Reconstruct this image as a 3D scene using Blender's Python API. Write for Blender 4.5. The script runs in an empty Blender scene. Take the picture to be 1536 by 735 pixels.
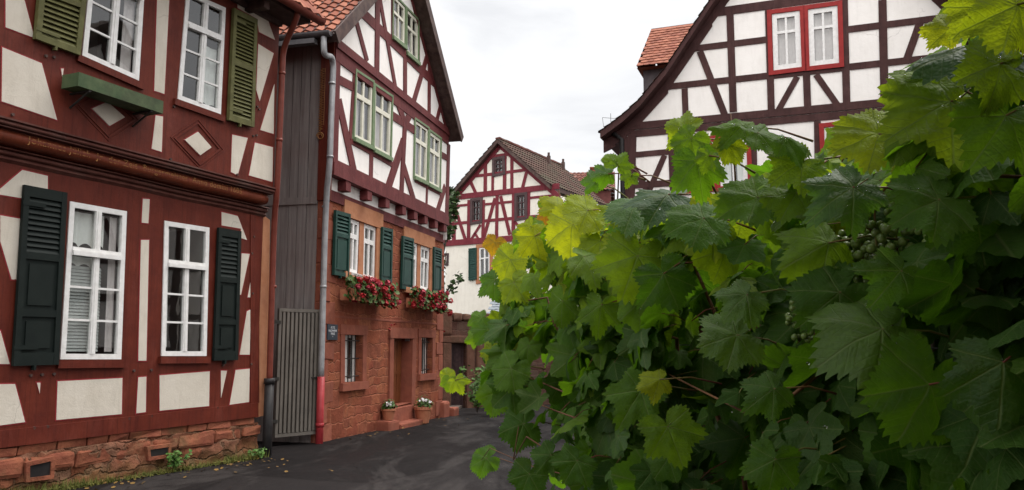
import bpy, bmesh, math, random
import numpy as np
from mathutils import Vector, Matrix
from mathutils.geometry import tessellate_polygon
from mathutils.noise import noise as pnoise
random.seed(7); rng = np.random.default_rng(11)
R = math.radians
sc = bpy.context.scene
C = sc.collection

# ------------------------------------------------------------------ camera
FPX, CX, CY = 1200.0, 768.0, 367.5
PITCH = math.atan((515 - 367.5) / FPX)
EYE = Vector((0, 0, 1.5))
cam = bpy.data.cameras.new('camera'); camo = bpy.data.objects.new('camera', cam); C.objects.link(camo)
camo.location = EYE; camo.rotation_euler = (math.pi / 2 + PITCH, 0, 0)
cam.sensor_width = 36; cam.lens = 36 * FPX / 1536; cam.clip_start = 0.05; cam.clip_end = 2000
sc.camera = camo
sp, cp = math.sin(PITCH), math.cos(PITCH)

def ray(px, py):
    a = (px - CX) / FPX; b = (CY - py) / FPX
    return Vector((a, cp - sp * b, sp + cp * b))
def at(px, py, Y):
    d = ray(px, py)
    return EYE + d * (Y / d.y)

# ------------------------------------------------------------------ materials
def srgb(*c):
    return tuple((x / 12.92 if x <= .04045 else ((x + .055) / 1.055) ** 2.4) for x in [v / 255 for v in c])
MATS = {}
class NT:
    def __init__(s, name):
        s.m = bpy.data.materials.new(name); s.m.use_nodes = True
        s.t = s.m.node_tree; s.b = s.t.nodes['Principled BSDF']; s.out = s.t.nodes['Material Output']
        s.tc = s.t.nodes.new('ShaderNodeTexCoord')
    def n(s, typ, **kw):
        nd = s.t.nodes.new('ShaderNode' + typ)
        for k, v in kw.items():
            if k in ('operation', 'blend_type', 'data_type', 'feature', 'wave_type', 'bands_direction', 'attribute_name', 'noise_dimensions', 'use_clamp', 'distance', 'wave_profile'):
                setattr(nd, k, v)
        return nd
    def l(s, a, b): s.t.links.new(a, b)
    def coord(s, stretch=(1, 1, 1), rot=(0, 0, 0), src='Object'):
        mp = s.n('Mapping'); mp.inputs['Scale'].default_value = stretch; mp.inputs['Rotation'].default_value = rot
        s.l(s.tc.outputs[src], mp.inputs['Vector']); return mp.outputs[0]
    def noise(s, vec, scale, detail=5, rough=.6, dist=0):
        nd = s.n('TexNoise'); nd.inputs['Scale'].default_value = scale; nd.inputs['Detail'].default_value = detail
        nd.inputs['Roughness'].default_value = rough; nd.inputs['Distortion'].default_value = dist
        s.l(vec, nd.inputs['Vector']); return nd.outputs['Fac']
    def ramp(s, fac, stops):
        nd = s.n('ValToRGB'); e = nd.color_ramp.elements
        while len(e) < len(stops): e.new(.5)
        for i, (p, c) in enumerate(stops):
            e[i].position = p; e[i].color = (*c, 1) if hasattr(c, '__len__') else (c, c, c, 1)
        s.l(fac, nd.inputs[0]); return nd.outputs[0]
    def mix(s, fac, a, b, blend='MIX'):
        nd = s.n('Mix', data_type='RGBA', blend_type=blend)
        for sock, v in ((nd.inputs[0], fac), (nd.inputs[6], a), (nd.inputs[7], b)):
            if hasattr(v, 'is_linked') or hasattr(v, 'node'): s.l(v, sock)
            elif hasattr(v, '__len__'): sock.default_value = (*v, 1)
            else: sock.default_value = v
        return nd.outputs[2]
    def math(s, op, a, b=0.0, clamp=False):
        nd = s.n('Math', operation=op, use_clamp=clamp)
        for sock, v in ((nd.inputs[0], a), (nd.inputs[1], b)):
            if hasattr(v, 'node'): s.l(v, sock)
            else: sock.default_value = v
        return nd.outputs[0]
    def bump(s, h, strength=.5, dist=.02):
        nd = s.n('Bump'); nd.inputs['Strength'].default_value = strength; nd.inputs['Distance'].default_value = dist
        s.l(h, nd.inputs['Height']); s.l(nd.outputs[0], s.b.inputs['Normal']); return nd.outputs[0]
    def base(s, c, rough=.7, spec=.5, metal=0):
        if hasattr(c, 'node'): s.l(c, s.b.inputs['Base Color'])
        else: s.b.inputs['Base Color'].default_value = (*c, 1)
        if hasattr(rough, 'node'): s.l(rough, s.b.inputs['Roughness'])
        else: s.b.inputs['Roughness'].default_value = rough
        s.b.inputs['Specular IOR Level'].default_value = spec; s.b.inputs['Metallic'].default_value = metal

def simple(name, c1, c2, scale=6, stretch=(1, 1, 1), rough=.75, bump=.25, bdist=.01, detail=6, spec=.22, metal=0, dirt=None, dirt_amt=.5, lo=.35, hi=.68):
    k = NT(name); v = k.coord(stretch)
    f = k.noise(v, scale, detail)
    col = k.mix(k.ramp(f, [(lo, 0), (hi, 1)]), c1, c2)
    if dirt:
        g = k.noise(k.coord((1, 1, 1)), 1.7, 7, .7)
        col = k.mix(k.math('MULTIPLY', k.ramp(g, [(.5, 0), (.72, 1)]), dirt_amt), col, dirt)
    k.base(col, rough, spec, metal)
    if bump: k.bump(k.noise(v, scale * 2.2, detail), bump, bdist)
    MATS[name] = k.m; return k.m

def wood(name, c1, c2, axis='z', rough=.6, crack=.4, peel=None):
    k = NT(name)
    st = (1, 1, 1)
    v1 = k.coord((1.6, 1.6, 1.6)); f1 = k.noise(v1, 2.2, 7, .65)
    vz = k.coord((30, 30, 1.2)); fz = k.noise(vz, 1.0, 5, .7)
    col = k.mix(k.ramp(f1, [(.35, 0), (.68, 1)]), c1, c2)
    col = k.mix(k.ramp(fz, [(.28, .7), (.5, 0)]), col, tuple(x * .5 for x in c1))
    fw_ = k.noise(k.coord((2.2, 2.2, .9)), 1.4, 8, .75)
    col = k.mix(k.ramp(fw_, [(.52, 0), (.75, .4)]), col, tuple(min(1, x * 1.5 + .025) for x in c2))
    if peel:
        p = k.noise(k.coord((3, 3, 9)), 3.0, 9, .75)
        col = k.mix(k.ramp(p, [(.63, 0), (.68, .8)]), col, peel)
    k.base(col, rough, .2)
    h = k.math('ADD', k.math('MULTIPLY', fz, .6), k.noise(v1, 9, 6, .7))
    k.bump(h, crack, .012)
    MATS[name] = k.m; return k.m

def plaster(name, c, dirt=(.35, .30, .24), amt=.35):
    k = NT(name)
    f = k.noise(k.coord(), 1.3, 8, .68); f2 = k.noise(k.coord((3, 3, .55)), 2.5, 6, .7)
    col = k.mix(k.math('MULTIPLY', k.ramp(f, [(.42, 0), (.75, 1)]), amt), c, dirt)
    col = k.mix(k.math('MULTIPLY', k.ramp(f2, [(.5, 0), (.8, 1)]), amt * .8), col, tuple(x * .7 for x in dirt))
    cv = k.n('TexVoronoi', feature='DISTANCE_TO_EDGE'); cv.inputs['Scale'].default_value = 1.1
    wv_ = k.n('VectorMath', operation='MULTIPLY_ADD'); cn_ = k.n('TexNoise'); cn_.inputs['Scale'].default_value = 4; cn_.inputs['Detail'].default_value = 5; k.l(k.coord(), cn_.inputs['Vector'])
    k.l(cn_.outputs['Color'], wv_.inputs[0]); wv_.inputs[1].default_value = (.22, .22, .22); k.l(k.coord(), wv_.inputs[2]); k.l(wv_.outputs[0], cv.inputs['Vector'])
    ck = k.math('MULTIPLY', k.ramp(cv.outputs['Distance'], [(.002, 1), (.007, 0)]), k.ramp(k.noise(k.coord(), .7, 3), [(.55, 0), (.62, .35)]))
    col = k.mix(ck, col, (.2, .17, .14))
    k.base(col, .9, .2)
    k.bump(k.math('ADD', k.noise(k.coord(), 60, 5, .7), k.math('MULTIPLY', k.noise(k.coord(), 6, 3), 2.0)), .3, .012)
    MATS[name] = k.m; return k.m

def stonewall(name, cols, mortar, size=(.55, .27), bump=.6, moss=None, msize=.016):
    """roughly coursed rubble: two distorted courses of different sizes blended by a noise mask"""
    k = NT(name); base = k.coord((1, 1, 1))
    sx0 = k.n('SeparateXYZ'); k.l(base, sx0.inputs[0]); cb = k.n('CombineXYZ'); k.l(k.math('ADD', sx0.outputs[0], k.math('MULTIPLY', sx0.outputs[1], .97)), cb.inputs[0]); k.l(sx0.outputs[2], cb.inputs[1])
    nz = k.n('TexNoise'); nz.inputs['Scale'].default_value = 2.6; nz.inputs['Detail'].default_value = 6; nz.inputs['Roughness'].default_value = .62; k.l(base, nz.inputs['Vector'])
    va = k.n('VectorMath', operation='MULTIPLY_ADD'); k.l(nz.outputs['Color'], va.inputs[0]); va.inputs[1].default_value = (.34, .26, 0); k.l(cb.outputs[0], va.inputs[2])
    def bricks(w, h, off):
        br = k.n('TexBrick'); br.offset = off; br.squash = 1.35; br.squash_frequency = 3; br.offset_frequency = 2
        br.inputs['Scale'].default_value = 1; br.inputs['Brick Width'].default_value = w; br.inputs['Row Height'].default_value = h; br.inputs['Mortar Size'].default_value = msize; br.inputs['Mortar Smooth'].default_value = .9; br.inputs['Bias'].default_value = 0
        br.inputs['Color1'].default_value = (0, 0, 0, 1); br.inputs['Color2'].default_value = (1, 1, 1, 1); br.inputs['Mortar'].default_value = (.5, .5, .5, 1)
        k.l(va.outputs[0], br.inputs['Vector']); return br.outputs['Color'], br.outputs['Fac']
    c1, f1 = bricks(size[0], size[1], .43); c2, f2 = bricks(size[0] * .62, size[1] * .61, .37)
    sel = k.ramp(k.noise(base, .8, 2, .5), [(.49, 0), (.52, 1)])
    cc = k.mix(sel, c1, c2); ff = k.mix(sel, f1, f2)
    col = k.ramp(cc, [(i / max(1, len(cols) - 1), c) for i, c in enumerate(cols)])
    g = k.noise(base, 6, 9, .72); g2 = k.noise(base, 1.1, 7, .7)
    col = k.mix(k.ramp(g, [(.32, .6), (.6, 0)]), col, tuple(x * .5 for x in cols[0]))
    mm = k.math('MULTIPLY', ff, k.ramp(k.noise(base, 2.1, 6, .7), [(.35, .05), (.65, .75)]))
    col = k.mix(mm, col, mortar)
    col = k.mix(k.ramp(g2, [(.5, 0), (.68, .75)]), col, cols[-1])
    sx = k.n('SeparateXYZ'); k.l(k.tc.outputs['Object'], sx.inputs[0])
    if moss:
        mz = k.math('ADD', sx.outputs[2], k.math('MULTIPLY', k.noise(base, 3, 6, .7), .5))
        col = k.mix(k.ramp(mz, [(moss[1], .85), (moss[2], 0)]), col, moss[0])
    k.base(col, .95, .12)
    h = k.math('ADD', k.math('MULTIPLY', ff, -1.0), k.math('MULTIPLY', g, 1.5)); h = k.math('ADD', h, k.math('MULTIPLY', cc, .35))
    k.bump(h, bump, .03)
    MATS[name] = k.m; return k.m

oxred = wood('oxblood_timber', (.088, .014, .008), (.128, .022, .011), rough=.55, crack=.3, peel=(.07, .035, .03))
oxline = simple('red_outline_paint', (.20, .016, .022), (.27, .03, .035), 9, rough=.6, bump=.1)
jetty_m = wood('moulded_beam_paint', (.125, .026, .012), (.18, .04, .017), rough=.5, crack=.3)
mouldm = simple('moulding_paint', (.075, .022, .016), (.115, .04, .03), 8, (1, 1, 1), .6, .3, dirt=(.13, .10, .085), dirt_amt=.5)
darkwood = simple('dark_moulding', (.045, .024, .022), (.10, .06, .05), 8, (1, 1, 1), .6, .3, dirt=(.15, .12, .10), dirt_amt=.5)
plum = wood('plum_timber', (.10, .02, .021), (.145, .033, .033), rough=.65, crack=.45)
crimson = wood('crimson_timber', (.14, .018, .028), (.19, .03, .04), rough=.65, crack=.3)
brown = wood('brown_timber', (.045, .018, .017), (.072, .030, .028), rough=.7, crack=.5)
white1 = plaster('cream_plaster', (.60, .55, .475), (.42, .36, .28), .45)
white2 = plaster('white_plaster', (.87, .84, .81), (.62, .58, .53), .28)
cream3 = plaster('warm_white_plaster', (.78, .74, .66), (.5, .44, .36), .35)
winwhite = simple('white_window_paint', (.78, .77, .76), (.66, .65, .63), 14, rough=.4, bump=.05, spec=.5)
wingreen = simple('sage_green_paint', (.13, .19, .10), (.19, .25, .14), 10, rough=.5, bump=.08)
winred = simple('scarlet_frame_paint', (.24, .012, .012), (.31, .02, .018), 10, rough=.5, bump=.05)
wincream = simple('cream_window_paint', (.72, .70, .60), (.62, .60, .50), 10, rough=.45, bump=.05)
winbrown = simple('dark_window_paint', (.05, .03, .032), (.085, .05, .05), 10, rough=.5, bump=.05)
shgreen = simple('olive_shutter_paint', (.085, .084, .030), (.13, .125, .048), 7, rough=.6, bump=.2, dirt=(.06, .05, .02), dirt_amt=.7)
shdark = simple('blackgreen_shutter_paint', (.004, .008, .007), (.008, .013, .011), 5, rough=.65, bump=.1)
shteal = simple('bottle_green_shutter_paint', (.009, .038, .030), (.014, .052, .040), 6, rough=.5, bump=.15)
boxgreen = simple('weathered_green_trough', (.042, .07, .032), (.085, .115, .055), 5, rough=.7, bump=.3, dirt=(.03, .03, .02), dirt_amt=.8)
sand = simple('dressed_sandstone', (.36, .15, .075), (.43, .20, .11), 5, rough=.9, bump=.4, bdist=.015, dirt=(.22, .08, .05), dirt_amt=.6)
sandred = simple('red_sandstone', (.215, .064, .041), (.275, .09, .055), 6, rough=.92, bump=.5, bdist=.015, dirt=(.13, .05, .035), dirt_amt=.6)
redstone = stonewall('red_rubble_masonry', [(.17, .05, .03), (.27, .075, .04), (.36, .13, .065), (.22, .07, .042), (.31, .095, .05), (.25, .07, .042)], (.33, .14, .09), (.52, .27))
plinthstone = stonewall('plinth_rubble', [(.20, .085, .05), (.28, .10, .055), (.20, .12, .08), (.26, .10, .06)], (.22, .15, .09), (.34, .17), bump=1.0, msize=.02, moss=((.12, .115, .03), -.15, .42))
greystone = stonewall('garden_masonry', [(.10, .05, .04), (.16, .08, .06), (.13, .09, .07)], (.16, .12, .10), (.4, .2))
stoneblk = simple('loose_sandstone_blocks', (.17, .05, .03), (.27, .095, .05), 4, rough=.95, bump=.9, bdist=.03, dirt=(.10, .075, .035), dirt_amt=.85)
boards = None
def mk_boards():
    k = NT('weathered_boards')
    f = k.noise(k.coord((18, 18, .8)), 1.0, 6, .7); g = k.noise(k.coord(), 1.2, 6, .7)
    col = k.mix(k.ramp(f, [(.3, 0), (.7, 1)]), (.15, .13, .125), (.31, .28, .27))
    col = k.mix(k.ramp(g, [(.4, 0), (.7, .4)]), col, (.18, .12, .11))
    k.base(col, .85, .2); k.bump(f, .6, .01); return k.m
boards = mk_boards()
gatem = simple('taupe_gate_paint', (.13, .115, .10), (.18, .16, .14), 6, (1, 1, .3), rough=.55, bump=.15, dirt=(.05, .045, .035), dirt_amt=.6)
pipe_red = simple('red_downpipe_paint', (.13, .028, .018), (.18, .042, .028), 8, rough=.45, bump=.05)
pipe_grey = simple('zinc_pipe', (.28, .28, .29), (.40, .40, .41), 6, rough=.4, bump=.05, metal=.3)
pipe_black = simple('cast_iron_pipe', (.012, .011, .012), (.025, .022, .022), 8, rough=.5, bump=.1)
pipe_crim = simple('crimson_pipe_foot', (.26, .02, .025), (.32, .035, .04), 8, rough=.45, bump=.05)
iron = simple('dark_iron', (.02, .02, .02), (.04, .035, .03), 10, rough=.5, bump=.1)
zinc = simple('lead_gutter', (.08, .075, .08), (.14, .13, .135), 6, rough=.45, bump=.1, metal=.3)
doorm = wood('red_brown_door', (.14, .042, .016), (.20, .065, .024), rough=.5)
terracotta = simple('terracotta', (.36, .13, .07), (.44, .18, .10), 8, rough=.85, bump=.2, dirt=(.25, .15, .1))
slate = simple('grey_slate', (.13, .15, .17), (.22, .24, .26), 9, (1, 1, 1), .6, .5)
soil = simple('potting_soil', (.02, .015, .01), (.04, .03, .02), 20)
inkp = simple('faded_inscription_paint', (.24, .10, .035), (.32, .15, .05), 20, rough=.6, bump=.1)
goldp = simple('faded_gold_paint', (.30, .15, .035), (.40, .22, .05), 20, rough=.5, bump=.1)
signm = simple('navy_enamel', (.014, .022, .036), (.02, .03, .045), 10, rough=.35, bump=0)
signtx = simple('white_lettering', (.55, .56, .58), (.6, .6, .62), 10, rough=.5, bump=0)
lace = simple('lace_curtain', (.78, .78, .75), (.85, .85, .83), 40, rough=.9, bump=.1)
blindm = simple('grey_blind', (.44, .46, .45), (.54, .55, .54), 10, rough=.8, bump=0)
drape = simple('pink_grey_drape', (.66, .58, .58), (.75, .68, .67), 10, rough=.9, bump=.1)
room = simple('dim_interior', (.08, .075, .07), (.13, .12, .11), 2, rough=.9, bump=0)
steel = simple('intercom_steel', (.35, .36, .38), (.42, .43, .45), 10, rough=.35, bump=0, metal=.6)

def mk_glass():
    k = NT('window_glass'); t = k.t; t.nodes.remove(k.b)
    tr = k.n('BsdfTransparent'); gl = k.n('BsdfGlossy'); gl.inputs['Roughness'].default_value = .015
    tr.inputs['Color'].default_value = (.82, .85, .84, 1)
    lw = k.n('LayerWeight'); lw.inputs['Blend'].default_value = .5
    fz_ = k.math('ADD', .13, k.math('MULTIPLY', k.math('POWER', lw.outputs['Facing'], 4.0), .75))
    nz = k.n('TexNoise'); nz.inputs['Scale'].default_value = 2.2; k.l(k.tc.outputs['Object'], nz.inputs['Vector'])
    bp = k.n('Bump'); bp.inputs['Strength'].default_value = .05; bp.inputs['Distance'].default_value = .02; k.l(nz.outputs['Fac'], bp.inputs['Height'])
    k.l(bp.outputs[0], gl.inputs['Normal'])
    mx = k.n('MixShader'); k.l(fz_, mx.inputs[0]); k.l(tr.outputs[0], mx.inputs[1]); k.l(gl.outputs[0], mx.inputs[2])
    k.l(mx.outputs[0], k.out.inputs['Surface']); return k.m
glass = mk_glass()

def mk_tile(name, cols, moss=None):
    k = NT(name)
    at_ = k.n('Attribute'); at_.attribute_name = 'tile'
    col = k.ramp(at_.outputs['Fac'], [(i / (len(cols) - 1), c) for i, c in enumerate(cols)])
    g = k.noise(k.coord(), 5, 8, .7)
    col = k.mix(k.ramp(g, [(.3, .6), (.6, 0)]), col, tuple(x * .4 for x in cols[0]))
    if moss:
        m = k.noise(k.coord(), .9, 7, .75); col = k.mix(k.ramp(m, [(.48, 0), (.6, .75)]), col, moss)
    k.base(col, .85, .25); k.bump(g, .3, .01); return k.m
tile_red = mk_tile('orange_clay_tiles', [(.20, .06, .035), (.27, .09, .052), (.34, .13, .08), (.23, .07, .045)])
tile_dark = mk_tile('old_brown_tiles', [(.055, .03, .024), (.085, .044, .033), (.07, .038, .03), (.11, .056, .042)], (.06, .055, .035))
tile_brown = mk_tile('brown_red_tiles', [(.14, .05, .04), (.20, .075, .055), (.24, .09, .06)], (.10, .07, .055))

# ------------------------------------------------------------------ object helpers
OFF = {}
def _root(o):
    while o.parent: o = o.parent
    return o
def obj(name, bm, m, parent=None, smooth=False, kind=None):
    if parent is not None:
        off = OFF.get(_root(parent).name)
        if off is not None and off.length > 0: bmesh.ops.translate(bm, verts=bm.verts, vec=-off)
    me = bpy.data.meshes.new(name)
    bm.normal_update(); bm.to_mesh(me); bm.free()
    for mm in (m if isinstance(m, (list, tuple)) else [m]): me.materials.append(mm)
    if smooth:
        for p in me.polygons: p.use_smooth = True
    o = bpy.data.objects.new(name, me); C.objects.link(o)
    if parent is not None: o.parent = parent
    if kind: o['kind'] = kind
    return o
def split_obj(name, bm, m, parent):
    """one object per connected piece"""
    seen = set(); out = []
    for v in list(bm.verts):
        if v in seen: continue
        st = [v]; isl = []; seen.add(v)
        while st:
            q = st.pop(); isl.append(q)
            for e in q.link_edges:
                o_ = e.other_vert(q)
                if o_ not in seen: seen.add(o_); st.append(o_)
        b = bmesh.new(); mp = {q: b.verts.new(q.co) for q in isl}
        for f in {f for q in isl for f in q.link_faces}: b.faces.new([mp[q] for q in f.verts])
        out.append(obj(name, b, m, parent))
    bm.free(); return out
def tag(o, label, cat, group=None):
    o['label'] = label; o['category'] = cat
    if group: o['group'] = group
    return o

class Face:
    """A facade: local x along the wall, local y into the wall, local z up."""
    def __init__(s, anchor, theta):
        s.O = Vector(anchor); s.a = R(90 - theta)
        s.du = Vector((math.sin(R(theta)), math.cos(R(theta)), 0)); s.n = Vector((math.cos(R(theta)), -math.sin(R(theta)), 0))
    def uv(s, px, py, w=0.0):
        d = ray(px, py); P0 = s.O + s.n * w
        t = (P0 - EYE).dot(s.n) / d.dot(s.n)
        p = EYE + d * t - s.O
        return (p.dot(s.du), p.z)
    def W(s, u, v, w=0): return s.O + s.du * u + s.n * w + Vector((0, 0, v))
    def loc(s, P):
        q = Vector(P) - s.O
        return Vector((q.dot(s.du), -q.dot(s.n), q.z))
def thing(name, label, cat, F=None, off=(0, 0, 0), loc=None, group=None):
    o = bpy.data.objects.new(name, None); C.objects.link(o); o.empty_display_size = .2
    if F is not None:
        off = Vector(off); o.rotation_euler = (0, 0, F.a)
        o.location = F.O + F.du * off.x - F.n * off.y + Vector((0, 0, off.z)); OFF[o.name] = off
    else:
        o.location = Vector(loc); OFF[o.name] = Vector(loc)
    return tag(o, label, cat, group)

def prism(bm, pts, w0, w1, mi=0):
    """polygon pts (u,v), from offset w0 (back) to w1 (front, outwards)."""
    a = [bm.verts.new((u, -w1, v)) for u, v in pts]; b = [bm.verts.new((u, -w0, v)) for u, v in pts]
    area = sum(pts[i][0] * pts[(i + 1) % len(pts)][1] - pts[(i + 1) % len(pts)][0] * pts[i][1] for i in range(len(pts)))
    n = len(pts)
    fs = []
    fa = a if area > 0 else a[::-1]
    fs.append(bm.faces.new(fa)); fs.append(bm.faces.new((b if area < 0 else b[::-1])))
    for i in range(n):
        j = (i + 1) % n
        q = (a[i], b[i], b[j], a[j]) if area > 0 else (a[j], b[j], b[i], a[i])
        fs.append(bm.faces.new(q))
    for f in fs: f.material_index = mi
    return fs
def expand(pts, d):
    n = len(pts); area = sum(pts[i][0] * pts[(i + 1) % n][1] - pts[(i + 1) % n][0] * pts[i][1] for i in range(n))
    sg = 1 if area > 0 else -1; out = []
    for i in range(n):
        p0, p1, p2 = Vector(pts[i - 1]), Vector(pts[i]), Vector(pts[(i + 1) % n])
        e1, e2 = (p1 - p0).normalized(), (p2 - p1).normalized()
        n1 = Vector((e1.y, -e1.x)) * sg; n2 = Vector((e2.y, -e2.x)) * sg
        m = (n1 + n2); k = d / max(.35, (1 + n1.dot(n2)) / 2 * 1) / 1
        m = m * .5 * k
        out.append((p1.x + m.x, p1.y + m.y))
    return out
def strip(p, q, wd, ext=0):
    p, q = Vector(p), Vector(q); d = (q - p).normalized(); n = Vector((-d.y, d.x)) * wd / 2
    p = p - d * ext; q = q + d * ext
    return [tuple(p - n), tuple(q - n), tuple(q + n), tuple(p + n)]
def bil(Q, s, t):
    """Q = bl, br, tr, tl"""
    bl, br, tr, tl = [Vector(x) for x in Q]
    r = (bl * (1 - s) + br * s) * (1 - t) + (tl * (1 - s) + tr * s) * t
    return (r.x, r.y)
def qbox(bm, Q, s0, s1, t0, t1, w0, w1, mi=0):
    return prism(bm, [bil(Q, s0, t0), bil(Q, s1, t0), bil(Q, s1, t1), bil(Q, s0, t1)], w0, w1, mi)
def qsize(Q):
    bl, br, tr, tl = [Vector(x) for x in Q]
    return ((br - bl).length + (tr - tl).length) / 2, ((tl - bl).length + (tr - br).length) / 2
def box(bm, x0, x1, y0, y1, z0, z1):
    vs = [bm.verts.new((x, y, z)) for x in (x0, x1) for y in (y0, y1) for z in (z0, z1)]
    for f in ((0, 1, 3, 2), (4, 6, 7, 5), (0, 4, 5, 1), (2, 3, 7, 6), (0, 2, 6, 4), (1, 5, 7, 3)): bm.faces.new([vs[i] for i in f])
    return vs
def chaikin(pts, n=2):
    pts = [Vector(p) for p in pts]
    for _ in range(n):
        q = [pts[0]]
        for a, b in zip(pts[:-1], pts[1:]): q += [a.lerp(b, .25), a.lerp(b, .75)]
        pts = q + [pts[-1]]
    return pts
def tube(bm, pts, r, seg=8, closed_ends=True):
    pts = [Vector(p) for p in pts]; n = len(pts); rs = r if hasattr(r, '__len__') else [r] * n
    rings = []; up = None
    for i, p in enumerate(pts):
        d = (pts[min(i + 1, n - 1)] - pts[max(i - 1, 0)]).normalized()
        if up is None:
            up = d.orthogonal().normalized()
        up = (up - d * up.dot(d))
        if up.length < 1e-4: up = d.orthogonal()
        up.normalize(); sd = d.cross(up)
        rings.append([bm.verts.new(p + (up * math.cos(2 * math.pi * k / seg) + sd * math.sin(2 * math.pi * k / seg)) * rs[i]) for k in range(seg)])
    for i in range(n - 1):
        for k in range(seg):
            bm.faces.new((rings[i][k], rings[i][(k + 1) % seg], rings[i + 1][(k + 1) % seg], rings[i + 1][k]))
    if closed_ends:
        bm.faces.new(rings[0][::-1]); bm.faces.new(rings[-1])
def wallsheet(bm, outer, holes, w, mi=0, depth=None):
    loops = [[Vector((u, v, 0)) for u, v in outer]] + [[Vector((u, v, 0)) for u, v in h] for h in holes]
    tri = tessellate_polygon(loops); flat = [p for l in loops for p in l]
    vs = [bm.verts.new((p.x, -w, p.y)) for p in flat]
    for t in tri:
        a, b, c = [flat[i] for i in t]
        cr = (b - a).cross(c - a).z
        if abs(cr) < 1e-9: continue
        f = bm.faces.new([vs[i] for i in (t if cr > 0 else t[::-1])]); f.material_index = mi
    if depth:
        for h in holes: reveal(bm, h, w, w - depth, mi)
def reveal(bm, Q, w0, w1, mi=0, back=False):
    a = [bm.verts.new((u, -w0, v)) for u, v in Q]; b = [bm.verts.new((u, -w1, v)) for u, v in Q]
    for i in range(len(Q)):
        j = (i + 1) % len(Q); f = bm.faces.new((a[i], a[j], b[j], b[i])); f.material_index = mi
    if back: f = bm.faces.new(b); f.material_index = mi
def tiles(bm, P, along, up, nrm, L, H, tw=.2, th=.28, amp=.016, step=.022, seed=1, flat=False):
    """rows of overlapping clay tiles as real relief; along the eave, up the slope."""
    rs = random.Random(seed); lay = bm.faces.layers.float.get('tile') or bm.faces.layers.float.new('tile')
    P, along, up, nrm = Vector(P), Vector(along).normalized(), Vector(up).normalized(), Vector(nrm).normalized()
    nc = max(1, round(L / tw)); nr = max(1, round(H / th)); sub = 2 if flat else 4
    for r in range(nr):
        jit = [rs.uniform(-.012, .012) for _ in range(nc + 1)]
        sh = (.5 if (flat and r % 2) else 0)
        for c in range(nc):
            fac = rs.random(); lift = rs.uniform(0, .006)
            prev = None
            for k in range(sub + 1):
                f = k / sub; x = min(L, max(0, (c + f + sh) * L / nc))
                wv = (amp * math.sin(2 * math.pi * f) if not flat else amp * .3 * math.sin(math.pi * f))
                dy = (-.03 * math.sin(math.pi * f) if flat else 0)
                y0 = r * H / nr + jit[c] + dy - .02; y1 = (r + 1) * H / nr + .015
                a0 = bm.verts.new(P + along * x + up * y0 + nrm * (wv + step + lift - .018))
                a = bm.verts.new(P + along * x + up * y0 + nrm * (wv + step + lift)); b = bm.verts.new(P + along * x + up * y1 + nrm * wv)
                if prev:
                    for q in ((prev[1], a, b, prev[2]), (prev[0], a0, a, prev[1])):
                        fc = bm.faces.new(q); fc[lay] = fac
                prev = (a0, a, b)

def leaf_tuft(bm, c, size, nrm, sides=5):
    """one small rounded leaf"""
    n = Vector(nrm).normalized(); x = n.orthogonal().normalized(); y = n.cross(x)
    a = random.uniform(0, 6.28); cv = bm.verts.new(Vector(c) - n * size * .15)
    vs = [bm.verts.new(Vector(c) + (x * math.cos(a + 6.283 * k / sides) + y * math.sin(a + 6.283 * k / sides)) * size * random.uniform(.8, 1.15)) for k in range(sides)]
    for k in range(sides): bm.faces.new((cv, vs[k], vs[(k + 1) % sides]))

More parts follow.
